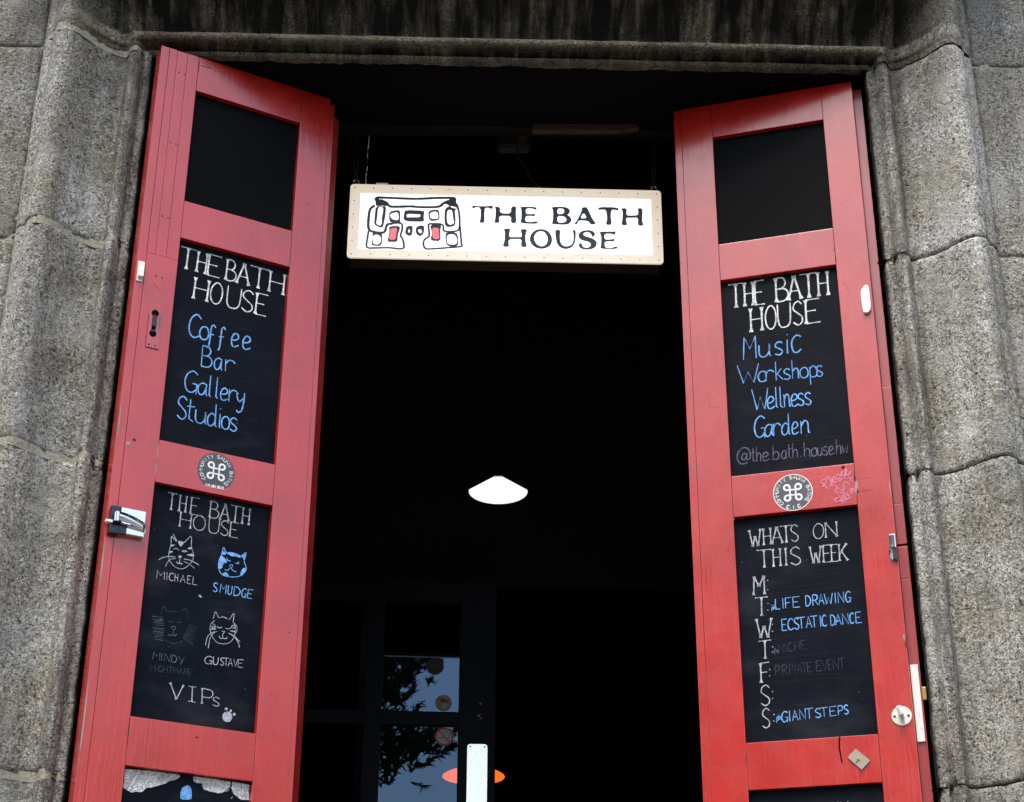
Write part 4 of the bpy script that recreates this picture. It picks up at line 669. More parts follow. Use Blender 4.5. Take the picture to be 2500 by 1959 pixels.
for D, b0, b1, nm in ((DL, .1095, .4214, 'L'), (DR, .111, .4288, 'R')):
    z0, z1 = -ZB+.01, RAILS[0]
    g = .0005
    if nm == 'L':
        part('closing_strip', D, M['red'], (0, .0236, .0006, T_, z0, z1))
        part('stile', D, M['red'], (.0246, b0-g, 0, T_, z0, 2.30))
        part('stile', D, M['red'], (.0246, .0468, 0, T_, 2.3004, z1))
        part('infill_batten', D, M['red'], (.0474, .0761, .0, T_, 2.3004, z1-.001))
        part('stile', D, M['red'], (.0768, b0-g, 0, T_, 2.3004, z1))
        part('stile', D, M['red'], (b1+g, .5106, 0, T_, z0, z1))
        part('meeting_strip', D, M['red'], (.5116, .5250, .002, T_, z0, z1-.016))
        # end of the second leaf, turned away behind
        bm = bmesh.new(); A0, A1, B1, B0 = (.5262, .006), (.5500, .0240), (.5300, .080), (.500, .062)
        vs = [bm.verts.new((x, y, z)) for z in (z0+ZB, z1-.05+ZB) for x, y in (A0, A1, B1, B0)]
        for f in ((0,1,5,4), (1,2,6,5), (2,3,7,6), (3,0,4,7), (3,2,1,0), (4,5,6,7)): bm.faces.new([vs[i] for i in f])
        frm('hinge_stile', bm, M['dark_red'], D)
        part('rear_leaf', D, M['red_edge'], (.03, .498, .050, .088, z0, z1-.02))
    else:
        part('closing_strip', D, M['red'], (0, .0202, .0008, T_, z0, z1-.002))
        part('stile', D, M['red'], (.0211, b0-g, 0, T_, z0, z1))
        part('stile', D, M['red'], (b1+g, W_, 0, T_-.018, z0, z1))
        # rebated lip showing beside the leaf, in lengths
        for a, b in ((2.000, z1-.012), (1.668, 1.9992), (1.5585, 1.6672), (1.467, 1.5525), (z0, 1.4662)):
            part('rebate_strip', D, M['red_edge'], (.5162, .5405, .028, T_+.004, a, b))
        part('rear_leaf', D, M['red_edge'], (.02, .500, .052, .090, z0, z1-.02))
    rails = [(RAILS[1], RAILS[0]), (RAILS[3], RAILS[2]), (RAILS[5], RAILS[4]), (RAILS[7], RAILS[6]), (RAILS[9], RAILS[8]), (z0, RAILS[10])]
    for a, b in rails: part('rail', D, M['red'], (b0+g, b1-g, 0, T_, a, b))
    BO[nm] = []
    for k, (a, b) in enumerate(((RAILS[2], RAILS[1]), (RAILS[4], RAILS[3]), (RAILS[6], RAILS[5]), (RAILS[8], RAILS[7]), (RAILS[10], RAILS[9]))):
        o = part('blackboard', D, M['board_blank'] if k == 0 else M['board'], (b0-.004, b1+.004, BOARD_Y, .03, a-.004, b+.004), bev=0)
        BO[nm].append((a, b, o))
    part('leaf_core', D, M['crack'], (b0+.002, b1-.002, .0305, .042, z0+.01, z1-.01), bev=0)
def board_for(nm, z):
    for a, b, o in BO[nm]:
        if a-.02 <= z <= b+.02: return o
    return DL if nm == 'L' else DR
def zup(q): return (q[0], q[1]+ZB)
EPS = .0007
for ent in LINES:
    nm, text, style, P0, d, up, boxes_, mat = ent[:8]
    bm = bmesh.new()
    letters(bm, text, style, zup(P0), d, up, boxes_, BOARD_Y-EPS)
    frm('chalk_lettering', bm, M[mat], board_for(nm, P0[1]+up[1]/2))
SG_S = []
for pl, mat, wd, off, smooth, lst in STROKES:
    if pl == 'S': SG_S.append((mat, wd, lst)); continue
    bm = bmesh.new()
    for s in lst:
        q = [zup(a) for a in s]
        if smooth and len(q) > 2: q = catmull(q)
        ribbon(bm, q, wd*random.uniform(.85, 1.15), off-EPS-.0001, 0, .12)
    par = board_for(pl, lst[0][0][1]) if off > 0 else (DL if pl == 'L' else DR)
    if mat == 'violet' and lst[0][0][1] < .97: mat = 'white'
    frm('chalk_writing' if mat == 'pink' else ('ruled_lines' if mat == 'faint' else 'chalk_drawing'), bm, M[mat], par)
SG_F = []
for pl, mat, off, polys in FILLS:
    if pl == 'S': SG_F.append((mat, polys)); continue
    me = tri_fill([(chaikin([zup(a) for a in o]), [chaikin([zup(a) for a in h]) for h in hs_]) for o, hs_ in polys], off-EPS-.0002)
    link('chalk_drawing', me, M[mat], board_for(pl, polys[0][0][0][1]))
# round stickers
M['stk_dark'] = flat('sticker_charcoal', (.055,.06,.075), .4)
M['stk_white'] = flat('sticker_white', (.78,.79,.80), .4)
def circ(cx, cz, r, n=40, a0=0, a1=360): return [(cx+r*math.cos(R(a0+(a1-a0)*k/n)), cz+r*math.sin(R(a0+(a1-a0)*k/n))) for k in range(n + (0 if a1-a0 == 360 else 1))]
def sticker(D, cx, cz, r, left):
    cz += ZB
    if left: ol = circ(cx, cz, r, 40, -52, 236)
    else: ol = circ(cx, cz, r)
    bm = bmesh.new(); plate(bm, ol, -.0005, .0)
    st = frm('sticker', bm, M['stk_dark'] if left else M['stk_white'], D)
    st['label'] = 'charcoal sticker with a looped knot, cut flat along the bottom' if left else 'round charcoal sticker with a looped knot and thin white border'
    if not left:
        bm = bmesh.new(); plate(bm, circ(cx, cz, r-.0021), -.0008, -.0004); frm('sticker_field', bm, M['stk_dark'], st)
    bm = bmesh.new(); y = -.0011; q = .0073
    for sx in (-1, 1):
        for sz in (-1, 1):
            P = [(cx+sx*q, cz)]
            for k in range(17):
                a = R(180-270*k/16); P.append((cx+sx*(2*q+q*math.cos(a)), cz+sz*(2*q+q*math.sin(a))))
            P.append((cx, cz+sz*q))
            ribbon(bm, P, .0050, y)
    frm('knot_symbol', bm, M['stk_white'], st)
    bm = bmesh.new(); txt = 'COMMUNITY SAUNA BATHS'; a0, a1 = (219, -47) if left else (223, -35)
    for i, ch in enumerate(txt):
        if ch == ' ': continue
        a = R(a0+(a1-a0)*i/(len(txt)-1)); ux, uz = math.cos(a), math.sin(a); tx, tz = uz, -ux
        hgt = .0088; wd = {'M': .0095, 'I': .002}.get(ch, .0068); rb = r-.0135
        p = (cx+ux*rb-tx*wd/2, cz+uz*rb-tz*wd/2)
        letters(bm, ch, 'print', p, (tx, tz), (ux*hgt, uz*hgt), [(0, wd)], y, 1.15)
    frm('sticker_lettering', bm, M['stk_white'], st)
    bm = bmesh.new()
    if left:
        x = cx-.0245
        for i, ch in enumerate('LIVE LOVE CREATE'):
            if ch != ' ': letters(bm, ch, 'print', (x, cz-.0455), (1, 0), (0, .0068), [(0, .0021 if ch != 'I' else .001)], y, 1.6)
            x += .0031
    else:
        for ch, ad in (('C', -111), ('.', -101), ('I', -91), ('.', -84), ('C', -71), ('.', -60)):
            a = R(ad); ux, uz = math.cos(a), math.sin(a); wd = .0068 if ch == 'C' else .002
            p = (cx+ux*(r-.005)+uz*wd/2, cz+uz*(r-.005)-ux*wd/2)
            letters(bm, ch, 'print', p, (-uz, ux), (-ux*.0088, -uz*.0088), [(0, wd)], y, 1.7)
    frm('sticker_lettering', bm, M['stk_white'], st)
sticker(DL, .2640, 1.7272, .0495, True)
sticker(DR, .2683, 1.7174, .0508, False)
# hairline joints, screws and bruises
def disc(bm, x, z, r, y, n=12, sx=1, rz=0): plate(bm, [(x+(r*math.cos(2*math.pi*k/n))*sx, z+ZB+r*math.sin(2*math.pi*k/n)) for k in range(n)], y, .001)
def disc_part(name, D, mat, x, z, r, y=-.0006, sx=1):
    bm = bmesh.new(); disc(bm, x, z, r, y, sx=sx); return frm(name, bm, mat, D)
M['screw_dark'] = flat('painted_screw', (.10,.012,.015), .6)
for x, z in ((.0559,2.889), (.0725,2.888), (.0546,2.656), (.0698,2.654), (.0540,2.421), (.0702,2.4196), (.0547,2.2385), (.0715,2.2369)):
    disc_part('screw', DL, M['screw_dark'], x, z, .0024)
M['bare'] = flat('bare_weathered_wood', (.30,.27,.25), .8)
M['gouge'] = flat('dark_gouge', (.015,.006,.006), .9)
def blot(D, mat, x, z, w, h, seed, name='paint_chip', y=-.0005):
    rr = random.Random(seed); n = 14
    ol = [(x+w/2*math.cos(2*math.pi*k/n)*rr.uniform(.55, 1.15), z+ZB+h/2*math.sin(2*math.pi*k/n)*rr.uniform(.55, 1.15)) for k in range(n)]
    bm = bmesh.new(); plate(bm, ol, y, .001); return frm(name, bm, mat, D)
blot(DL, M['bare'], .0317, 1.752, .013, .012, 1); blot(DL, M['gouge'], .0461, 1.765, .009, .009, 2)
blot(DL, M['bare'], .4935, 1.3350, .006, .008, 3); blot(DL, M['gouge'], .4915, 1.3385, .005, .005, 4, y=-.0008)
blot(DL, M['bare'], .0035, 1.80, .0022, .115, 5); blot(DL, M['bare'], .0025, 1.43, .003, .13, 6); blot(DL, M['bare'], .0025, 1.05, .004, .22, 7)
blot(DL, M['bare'], .1085, 1.748, .0028, .06, 8); blot(DL, M['bare'], .1085, 1.70, .0022, .05, 9); blot(DL, M['gouge'], .1088, 1.04, .0022, .07, 10)
blot(DL, M['gouge'], .2735, 1.045, .006, .006, 11); blot(DL, M['bare'], .4300, 1.215, .0025, .004, 12)
blot(DR, M['bare'], .4305, 1.715, .0085, .050, 13); blot(DR, M['gouge'], .4275, 1.738, .0030, .030, 14); blot(DR, M['gouge'], .4320, 1.700, .004, .02, 15, y=-.0008)
blot(DR, M['bare'], .5135, 1.702, .0026, .05, 16); blot(DR, M['bare'], .5115, 1.308, .0045, .018, 17); blot(DR, M['gouge'], .5140, 1.288, .004, .02, 18)
blot(DR, M['gouge'], .430, 1.545+.84, .0016, .035, 19); blot(DR, M['bare'], .4300, 2.374, .005, .006, 20); blot(DR, M['gouge'], .4006, 1.7725, .0085, .0085, 21, 'bolt_head', -.002)
blot(DR, M['gouge'], .506, 2.957, .018, .006, 22); blot(DR, M['bare'], .512, 2.925, .004, .006, 23); blot(DR, M['gouge'], .1108, 1.035, .002, .03, 24); blot(DR, M['bare'], .1115, 1.66, .0016, .01, 25)
blot(DL, M['gouge'], .132, 2.935, .034, .0025, 26); blot(DL, M['gouge'], .1105, 2.93, .0012, .05, 27); blot(DL, M['gouge'], .3, 1.95, .004, .003, 28)
for i in range(26):
    s = random.choice((0, 1)); D = (DL, DR)[s]; x = random.choice((random.uniform(.03, .10), random.uniform(.44, .50)))
    blot(D, M[random.choice(('gouge', 'bare'))], x, random.uniform(.95, 2.85), random.uniform(.0015, .0035), random.uniform(.0012, .0035), 40+i, 'paint_chip')
def crackline(D, pts, w=.0009, y=-.0003):
    bm = bmesh.new(); P = []
    for a, b in zip(pts, pts[1:]):
        n = 8
        for k in range(n): P.append((a[0]+(b[0]-a[0])*k/n+random.uniform(-.0004, .0004), a[1]+(b[1]-a[1])*k/n+ZB))
    P.append((pts[-1][0], pts[-1][1]+ZB)); ribbon(bm, P, w, y, 0, .5); return frm('paint_crack', bm, M['crack'], D)
crackline(DL, [(.115, 2.948), (.146, 2.938)]); crackline(DL, [(.052, 2.215), (.060, 2.205), (.071, 2.196)], .0006)
crackline(DR, [(.4305, 1.7365), (.470, 1.7335)], .0007); crackline(DR, [(.4305, 1.700), (.468, 1.7015), (.468, 1.712)], .0007); crackline(DR, [(.0650, 2.03), (.0650, 1.985)], .0005); crackline(DR, [(.0650, 1.985), (.092, 1.985)], .0007)
crackline(DR, [(.440, 2.32), (.452, 2.30), (.459, 2.27)], .0005); crackline(DR, [(.49, 1.42), (.505, 1.4215)], .0008); crackline(DR, [(.49, 1.36), (.50, 1.36)], .0007); crackline(DR, [(.425, 2.425), (.4285, 2.41)], .001)
# black drip on the lower right rail
bm = bmesh.new(); ribbon(bm, catmull([(.3383, 1.0735+ZB), (.3358, 1.058+ZB), (.3360, 1.040+ZB), (.3375, 1.025+ZB), (.3388, 1.010+ZB)]), .0036, -.0008); frm('tar_drip', bm, flat('tar_black', (.008,.002,.003), .9, 0, .05), DR)
# white door contact (left)
bm = bmesh.new(); box(bm, .0045, .0185, -.003, .0006, 2.2085+ZB, 2.268+ZB, .0006); c_ = frm('contact_sensor', bm, M['cream_metal'], DL)
bm = bmesh.new(); box(bm, .0058, .0190, -.013, -.003, 2.2195+ZB, 2.2620+ZB, .0012); frm('sensor_body', bm, M['white_plastic'], c_)
for z in (2.2145, 2.2655): bm = bmesh.new(); disc(bm, .0115, z, .0017, -.0035); frm('screw', bm, M['gouge'], c_)
# keyhole escutcheon
kx = .0640
bm = bmesh.new(); box(bm, .0480, .0815, -.0015, .001, 2.0280+ZB, 2.138+ZB, .0004); es_ = frm('keyhole_plate', bm, mk_paint('chipped_red_plate', (.42,.04,.05), 1.0, .4), DL)
P = circ(.0635, 2.128+ZB, .0098, 20, -50, 230) + [(.0575, 2.088+ZB)] + circ(.0628, 2.0690+ZB, .0095, 20, 125, 415)
bm = bmesh.new(); plate(bm, P, -.0022, -.0012); frm('lock_opening', bm, M['black'], es_)
bm = bmesh.new(); box(bm, .0580, .0695, -.004, -.0019, 2.089+ZB, 2.1215+ZB, .001); frm('lock_latch', bm, M['black_iron'], es_)
bm = bmesh.new(); box(bm, .0582, .0675, -.003, -.0019, 2.0735+ZB, 2.079+ZB, .0005); frm('lock_latch', bm, M['black_iron'], es_)
for x in (.0553, .0720): bm = bmesh.new(); disc(bm, x, 2.0360, .0022, -.0022); frm('screw', bm, M['gouge'], es_)
crackline(DL, [(.0478, 2.125), (.0470, 2.029)], .0012, -.0012); crackline(DL, [(.0465, 2.0275), (.0820, 2.0265)], .0022, -.0012)
blot(DL, flat('worn_iron_patch', (.10,.085,.10), .5), .0775, 2.105, .007, .055, 31, 'worn_patch', -.0019)
# chrome cam catch (left)
ct = bmesh.new(); box(ct, .0300, .0915, -.016, 0, 1.5080+ZB, 1.5760+ZB, .003)
ca = frm('chrome_catch', ct, M['chrome'], DL)
bm = bmesh.new(); box(bm, .0050, .0297, -.0165, 0, 1.5050+ZB, 1.5770+ZB, .003); box(bm, .0298, .0480, -.0166, -.010, 1.5070+ZB, 1.5320+ZB, .002); frm('catch_shaded_end', bm, flat('shaded_chrome', (.05,.05,.06), .25, .9), ca)  # dark end painting in the shadow and dark reflection on the chrome
bm = bmesh.new(); n = 14; prof = []
for k in range(n+1):
    t = k/n; prof.append((.0135+.077*t, 1.5445-.0*t-.012*t*t+ZB, -.036+.016*t*t))
vs = []
for x, z, y in prof: vs.append([bm.verts.new((x, y, z+.0115)), bm.verts.new((x, y, z-.0105)), bm.verts.new((x, y+.004, z-.0105)), bm.verts.new((x, y+.004, z+.0115))])
for a, b in zip(vs, vs[1:]):
    for k in range(4): bm.faces.new((a[k], a[(k+1) % 4], b[(k+1) % 4], b[k]))
bm.faces.new(vs[0]); bm.faces.new(vs[-1][::-1]); bmesh.ops.recalc_face_normals(bm, faces=bm.faces[:]); frm('catch_lever', bm, M['chrome'], ca, True)
bm = bmesh.new(); cyl(bm, (.0175, -.030, 1.5315+ZB), (.0175, -.030, 1.5545+ZB), .0075, n=16); frm('pivot_barrel', bm, M['chrome'], ca)
bm = bmesh.new(); box(bm, .0115, .030, -.028, -.015, 1.5330+ZB, 1.5520+ZB, .001); frm('pivot_block', bm, M['black_iron'], ca)
bm = bmesh.new(); box(bm, -.0060, .0110, -.020, -.010, 1.5310+ZB, 1.5375+ZB, .0015); frm('catch_bolt', bm, M['white_plastic'], ca)
blot(DL, M['stk_white'], .0965, 1.5315, .006, .014, 33, 'paint_chip')
# plastic contact on the right door
P = [(.4905, 2.214), (.4925, 2.2085), (.4985, 2.2060), (.5045, 2.2075), (.5085, 2.2125), (.5120, 2.2200), (.5122, 2.2650), (.5112, 2.2840), (.5080, 2.2885), (.5030, 2.2900), (.4975, 2.2850), (.4915, 2.2760), (.4885, 2.2650)]
sb = lap('contact_sensor', DR, M['white_plastic'], chaikin([(x-.0015, z) for x, z in P], 2), -.011, 0)
for x, z, w, h in ((.5015, 2.279, .0032, .0014), (.4985, 2.2675, .0014, .0036)):
    bm = bmesh.new(); box(bm, x-w/2, x+w/2, -.0114, -.0108, z-h/2+ZB, z+h/2+ZB); frm('sensor_mark', bm, M['gouge'], sb)
bm = bmesh.new(); ribbon(bm, catmull([(.4955, 2.2440+ZB), (.501, 2.2462+ZB), (.507, 2.2450+ZB)]), .0005, -.0112); frm('sensor_seam', bm, M['dim'], sb)
# small chrome keeper (right)
bm = bmesh.new(); box(bm, .5000, .5145, -.014, 0, 1.5360+ZB, 1.5715+ZB, .0015); kp = frm('chrome_keeper', bm, M['chrome'], DR)
lap('keeper_tail', DR, M['chrome'], [(.4985, 1.512), (.5045, 1.505), (.5045, 1.536), (.4985, 1.536)], -.008, 0).parent = kp
lap('keeper_hook', DR, M['black_iron'], [(.5050, 1.5105), (.5130, 1.5035), (.5155, 1.5075), (.5155, 1.536), (.5050, 1.536)], -.011, 0).parent = kp
bm = bmesh.new(); disc(bm, .4985, 1.5290, .0030, -.0095); frm('keeper_pin', bm, M['black_iron'], kp)
# thumbturn
bm = bmesh.new(); cyl(bm, (.4886, .0005, 1.1129+ZB), (.4886, -.0035, 1.1129+ZB), .0238, n=40); bmesh.ops.bevel(bm, geom=[e for e in bm.edges if abs(e.verts[0].co.y+.0035) < 1e-5 and abs(e.verts[1].co.y+.0035) < 1e-5], offset=.001, segments=2, affect='EDGES')
tt = frm('thumbturn', bm, M['cream_metal'], DR)
Mt = Matrix.Translation((.4872, 0, 1.1180+ZB)) @ Matrix.Rotation(R(-16), 4, 'Y')
bm = bmesh.new(); vsb = box(bm, -.0055, .0055, -.030, -.004, -.003, .0035, .0015, Mt); vsb = box(bm, -.0062, .0062, -.034, -.020, -.0125, .0125, .004, Mt)
frm('turn_knob', bm, flat('brushed_nickel', (.55,.54,.54), .4, .8), tt, False)
bm = bmesh.new(); box(bm, .4870, .4945, -.0042, -.0034, 1.0940+ZB, 1.111+ZB, .0003); frm('cylinder_face', bm, M['dull_steel'], tt)
for x in (.4718, .5043): bm = bmesh.new(); disc(bm, x, 1.1120, .0030, -.0042); frm('screw', bm, M['gouge'], tt)
# swivel plate with one screw
P = [(.3740, 1.0408), (.4056, 1.0105), (.3837, .9898), (.3528, 1.0217)]
sp_ = lap('swivel_plate', DR, MT('worn_brass_plate').set((.36,.31,.25), .45, .6), P, -.004, 0)
bm = bmesh.new(); lathe(bm, [(.0042, 0), (.0042, .0016), (.0022, .0018), (.0020, .0008)], (0, 0, 0), 18)
for v in bm.verts: v.co = Vector((v.co.x+.3785, -.004-v.co.z, v.co.y+1.0150+ZB))
frm('screw', bm, M['brass'], sp_)
bm = bmesh.new(); ribbon(bm, [(.3765, 1.0125+ZB), (.3718, 1.0065+ZB)], .0026, -.0043); frm('plate_slot', bm, M['gouge'], sp_)
# lock faceplate on the rebate and its bolt
bm = bmesh.new(); box(bm, .5176, .5362, .0225, .0285, 1.0540+ZB, 1.2437+ZB, .0012); lk_ = frm('lock_faceplate', bm, M['alu'], DR)
bm = bmesh.new(); box(bm, .5364, .5502, .030, .043, 1.1570+ZB, 1.1893+ZB, .0015); frm('latch_bolt', bm, M['brass'], lk_)
# ------------------------------------------------------------------ hanging sign
SX0, SX1, SZ0, SZ1 = -.4828, .4398, 0.0, .2525
sg = empty('hanging_sign', (0, 4.30, EYE+2.5400), .0279)
tag(sg, 'long white lit sign with pale riveted wooden frame and navy lettering hung on cords', 'sign')
def rr(x0, x1, z0, z1, r, n=5):
    P = []
    for cx, cz, a in ((x1-r, z1-r, 0), (x0+r, z1-r, 90), (x0+r, z0+r, 180), (x1-r, z0+r, 270)):
        for k in range(n+1): t = R(a+90*k/n); P.append((cx+r*math.cos(t), cz+r*math.sin(t)))
    return P
me = tri_fill([(rr(SX0, SX1, SZ0, SZ1, .011), [rr(-.4527, .4094, .0293, .2222, .003)])], .006, .006)
link('sign_frame', me, M['ply'], sg)
bm = bmesh.new(); plate(bm, rr(SX0+.004, SX1-.004, SZ0+.004, SZ1-.004, .009), .0065, .068); frm('sign_case', bm, M['case'], sg)
bm = bmesh.new(); box(bm, -.4520, .4090, .0058, .0064, .0296, .2219); frm('sign_face', bm, M['acrylic'], sg)
def zs(q): return (q[0], q[1]-2.54)
for i, (mat, polys) in enumerate(SG_F):
    conv = [(chaikin([zs(a) for a in o]), [chaikin([zs(a) for a in h]) for h in hs_]) for o, hs_ in polys]
    if i == 0:
        for c in conv: link('sign_letter', tri_fill([c], .0052), M[mat], sg)
    else:
        if mat == 'ink': link('building_emblem', tri_fill(conv, .0052), M[mat], sg)
        else:
            for c in conv: link('emblem_door', tri_fill([c], .0050), M[mat], sg)
for mat, wd, lst in SG_S:
    bm = bmesh.new()
    for s in lst: ribbon(bm, catmull([zs(a) for a in s]), wd*1.95, .00515, 0, .08)
    frm('building_emblem', bm, M[mat], sg)
bm = bmesh.new()
for k in range(17):
    x = SX0+.013+(SX1-SX0-.026)*k/16
    for z in (SZ0+.0125, SZ1-.0125): plate(bm, [(x+.0021*math.cos(a*.785), z+.0021*math.sin(a*.785)) for a in range(8)], -.0006, .0)
for k in range(1, 5):
    for x in (SX0+.013, SX1-.013): z = SZ0+.0125+(SZ1-SZ0-.025)*k/5; plate(bm, [(x+.0021*math.cos(a*.785), z+.0021*math.sin(a*.785)) for a in range(8)], -.0006, .0)
tag(frm('nail_heads', bm, M['nail'], sg), kind='stuff')
M['eyebrass'] = flat('bright_brass', (.85,.72,.45), .2, 1)
for x in (-.4680, .4200):
    bm = bmesh.new(); c = (x, .012, SZ1+.0125); P = [(c[0]+.0090*math.cos(R(a)), c[1], c[2]+.0090*math.sin(R(a))) for a in range(-80, 275, 18)]
    tube(bm, P, .0016, 6); tube(bm, [(x, .012, SZ1-.004), (x, .012, SZ1+.0040)], .0016, 6)
    eye_ = frm('screw_eye', bm, M['eyebrass'], sg, True)
    for s in (-1, 1):
        bm = bmesh.new(); dx = -.004 if x < 0 else .004
        P = [(x+s*.001, .012, SZ1+.012), (x+dx*.5+s*.004, .012, SZ1+.07), (x+dx+s*.006, .012, SZ1+.13), (x+dx+s*.002, .014, SZ1+.19), (x+dx*2+s*.008, .014, SZ1+.26), (x+dx*2+s*.009, .014, SZ1+.55)]
        tube(bm, catmull([Vector(p) for p in P], False, 4), .0024, 6); frm('cord', bm, M['black_iron'], sg, True)
bm = bmesh.new(); tube(bm, catmull([(-.4375, .010, SZ1-.002), (-.4395, .010, SZ1+.03), (-.437, .010, SZ1+.07), (-.4385, .010, SZ1+.13), (-.436, .010, SZ1+.17), (-.437, .010, SZ1+.5)]), .0014, 6); wc = frm('white_cable', bm, M['white_plastic'], sg, True)
bm = bmesh.new(); tube(bm, [(-.4385, .010, SZ1+.046), (-.4393, .010, SZ1+.07), (-.4380, .010, SZ1+.097)], .0036, 8); frm('cable_sleeve', bm, M['black_iron'], wc, True)
bm = bmesh.new(); box(bm, -.4085, -.3715, .0075, .035, SZ1-.003, SZ1+.0115, .002); frm('cable_clip', bm, M['white_plastic'], sg)
bm = bmesh.new(); tube(bm, catmull([(.012, .045, SZ1+.17), (.018, .045, SZ1+.135), (.036, .04, SZ1+.10), (.052, .035, SZ1+.06), (.070, .010, SZ1+.015), (.078, .010, SZ1-.002)]), .0030, 6); frm('black_cable', bm, M['black_iron'], sg, True)
bm = bmesh.new(); box(bm, .064, .086, .008, .030, SZ1-.002, SZ1+.014, .003); frm('cable_gland', bm, M['black_iron'], sg)
bm = bmesh.new(); box(bm, -.052, .054, 4.335, 4.375, EYE+2.962, EYE+3.030, .008)
tag(frm('power_adapter', bm, M['black_iron']), 'black power adapter above the sign under the door head', 'adapter')
bm = bmesh.new(); box(bm, .016, .042, 4.300, 4.334, EYE+2.992, EYE+3.06, .001); tag(frm('brass_bracket', bm, M['brass']), 'small brass bracket beside the raw timber batten', 'bracket')
# ------------------------------------------------------------------ inner glazed door
gd = empty('glazed_door', (0, 6.23, .45), .048)
tag(gd, 'dark navy glazed inner door standing ajar with white push plate and stickers', 'door')
def gz(z): return z+EYE-.45
TOPZ = 2.24
for x0, x1, y0, y1, z0, z1, nm in ((-.192, -.0545, -.02, .025, -1.04, TOPZ, 'stile'), (-.905, -.770, -.02, .025, -1.04, TOPZ, 'stile'), (-.7699, -.1921, -.019, .024, 2.151, TOPZ-.001, 'top_rail'), (-.7699, -.1921, -.019, .024, -1.03, -.60, 'bottom_rail'), (-.5415, -.4775, -.017, .022, -.5999, 2.1509, 'mullion')):
    bm = bmesh.new(); box(bm, x0, x1, y0, y1, gz(z0), gz(z1), .003); frm(nm, bm, M['navy'], gd)
ROWS = [2.151, 1.7300, 1.6790, 1.2580, 1.2070, .786, .735, .314, .263, -.158, -.209, -.5999]
for k in range(1, 11, 2):
    for xa, xb in ((-.7699, -.5416), (-.4774, -.1921)):
        bm = bmesh.new(); box(bm, xa, xb, -.016, .021, gz(ROWS[k+1]), gz(ROWS[k]), .003); frm('glazing_bar', bm, M['navy'], gd)
for k in range(0, 12, 2):
    for xa, xb in ((-.7699, -.5416), (-.4774, -.1921)):
        bm = bmesh.new(); v4 = [bm.verts.new(q) for q in ((xa, 0, gz(ROWS[k+1])), (xb, 0, gz(ROWS[k+1])), (xb, 0, gz(ROWS[k])), (xa, 0, gz(ROWS[k])))]; bm.faces.new(v4)
        frm('pane', bm, M['glass'], gd)
t_ = MT('white_push_plate'); PPM = t_.set(t_.mix(t_.ramp(t_.noise(60, 5, .75), [(.62, 0.0), (.76, .35)]), (.96,.98,.98), (.55,.62,.66)), t_.ramp(t_.noise(1, 5, .7, vec=t_.map((300,300,25))), [(.3, .24), (.7, .30)]), .85)
bm = bmesh.new(); plate(bm, rr(-.1573, -.0834, gz(.95), gz(1.6085), .011), -.0228, -.0200); pp = frm('push_plate', bm, PPM, gd)
for x in (-.1472, -.0940): bm = bmesh.new(); plate(bm, circ(x, gz(1.5990), .0030, 10), -.0236, -.0226); frm('screw', bm, M['gouge'], pp)
for x, z, s in ((-.1115, 1.7613, .008), (-.1155, 1.7162, .009), (-.1090, 1.706, .005)): bm = bmesh.new(); plate(bm, [(x+s*math.cos(k*.9)*random.uniform(.5, 1), gz(z)+s*.8*math.sin(k*.9)*random.uniform(.5, 1)) for k in range(7)], -.0206, -.0198); frm('paint_chip', bm, M['bare'], gd)
# stickers on the glass
bm = bmesh.new(); plate(bm, circ(-.2834, gz(1.9080), .0335, 28), -.0016, -.0006); s1 = frm('glass_sticker', bm, flat('dark_round_sticker', (.012,.010,.010), .6), gd); s1['label'] = 'nearly black round sticker'
bm = bmesh.new(); letters(bm, 'hello', 'hand', (-.3000, gz(1.901)), (1, 0), (0, .013), [(0,.005), (.007,.012), (.014,.018), (.019,.023), (.025,.030)], -.0019) if False else ribbon(bm, catmull([(-.301, gz(1.905)), (-.293, gz(1.913)), (-.288, gz(1.903)), (-.280, gz(1.912)), (-.270, gz(1.906))]), .0018, -.0019); frm('sticker_scrawl', bm, M['dim'], s1)
bm = bmesh.new(); plate(bm, circ(-.2480, gz(1.7666), .0305, 28), -.0016, -.0006); s2 = frm('glass_sticker', bm, flat('sticker_navy_rim', (.03,.04,.07), .6), gd); s2['label'] = 'round brown and grey picture sticker'
bm = bmesh.new(); plate(bm, circ(-.2480, gz(1.7666), .0280, 28), -.0020, -.0014); frm('sticker_field', bm, flat('sticker_tan', (.30,.24,.21), .6), s2)
for dx, dz, w, h, c in ((-.003, .010, .026, .018, (.10,.035,.03)), (.012, .006, .012, .016, (.16,.07,.05)), (.004, -.012, .020, .014, (.42,.42,.44)), (-.013, -.006, .010, .02, (.20,.19,.19)), (.006, -.015, .005, .005, (.05,.03,.03))):
    rq = random.Random(int(dx*1e4)); P = [(-.248+dx+w/2*math.cos(k*.628)*rq.uniform(.7, 1.1), gz(1.7666+dz)+h/2*math.sin(k*.628)*rq.uniform(.7, 1.1)) for k in range(10)]
    bm = bmesh.new(); plate(bm, P, -.0024, -.0018); frm('sticker_print', bm, flat('print', c, .6), s2)
bm = bmesh.new()
for i, ch in enumerate('PLASTIC FREE'):
    if ch == ' ': continue
    a = R(150-120*i/11); ux, uz = math.cos(a), math.sin(a); letters(bm, ch, 'print', (-.248+ux*.0215-uz*.0018, gz(1.7666)+uz*.0215+ux*.0018), (uz, -ux), (ux*.005, uz*.005), [(0, .0036)], -.0026, 1.0)
bm.free()
cx, cz = -.2421, gz(1.6398)
bm = bmesh.new(); plate(bm, circ(cx, cz, .0345, 32), -.0014, -.0006); s3 = frm('no_smoking_sticker', bm, flat('sticker_pale', (.42,.42,.44), .6), gd)
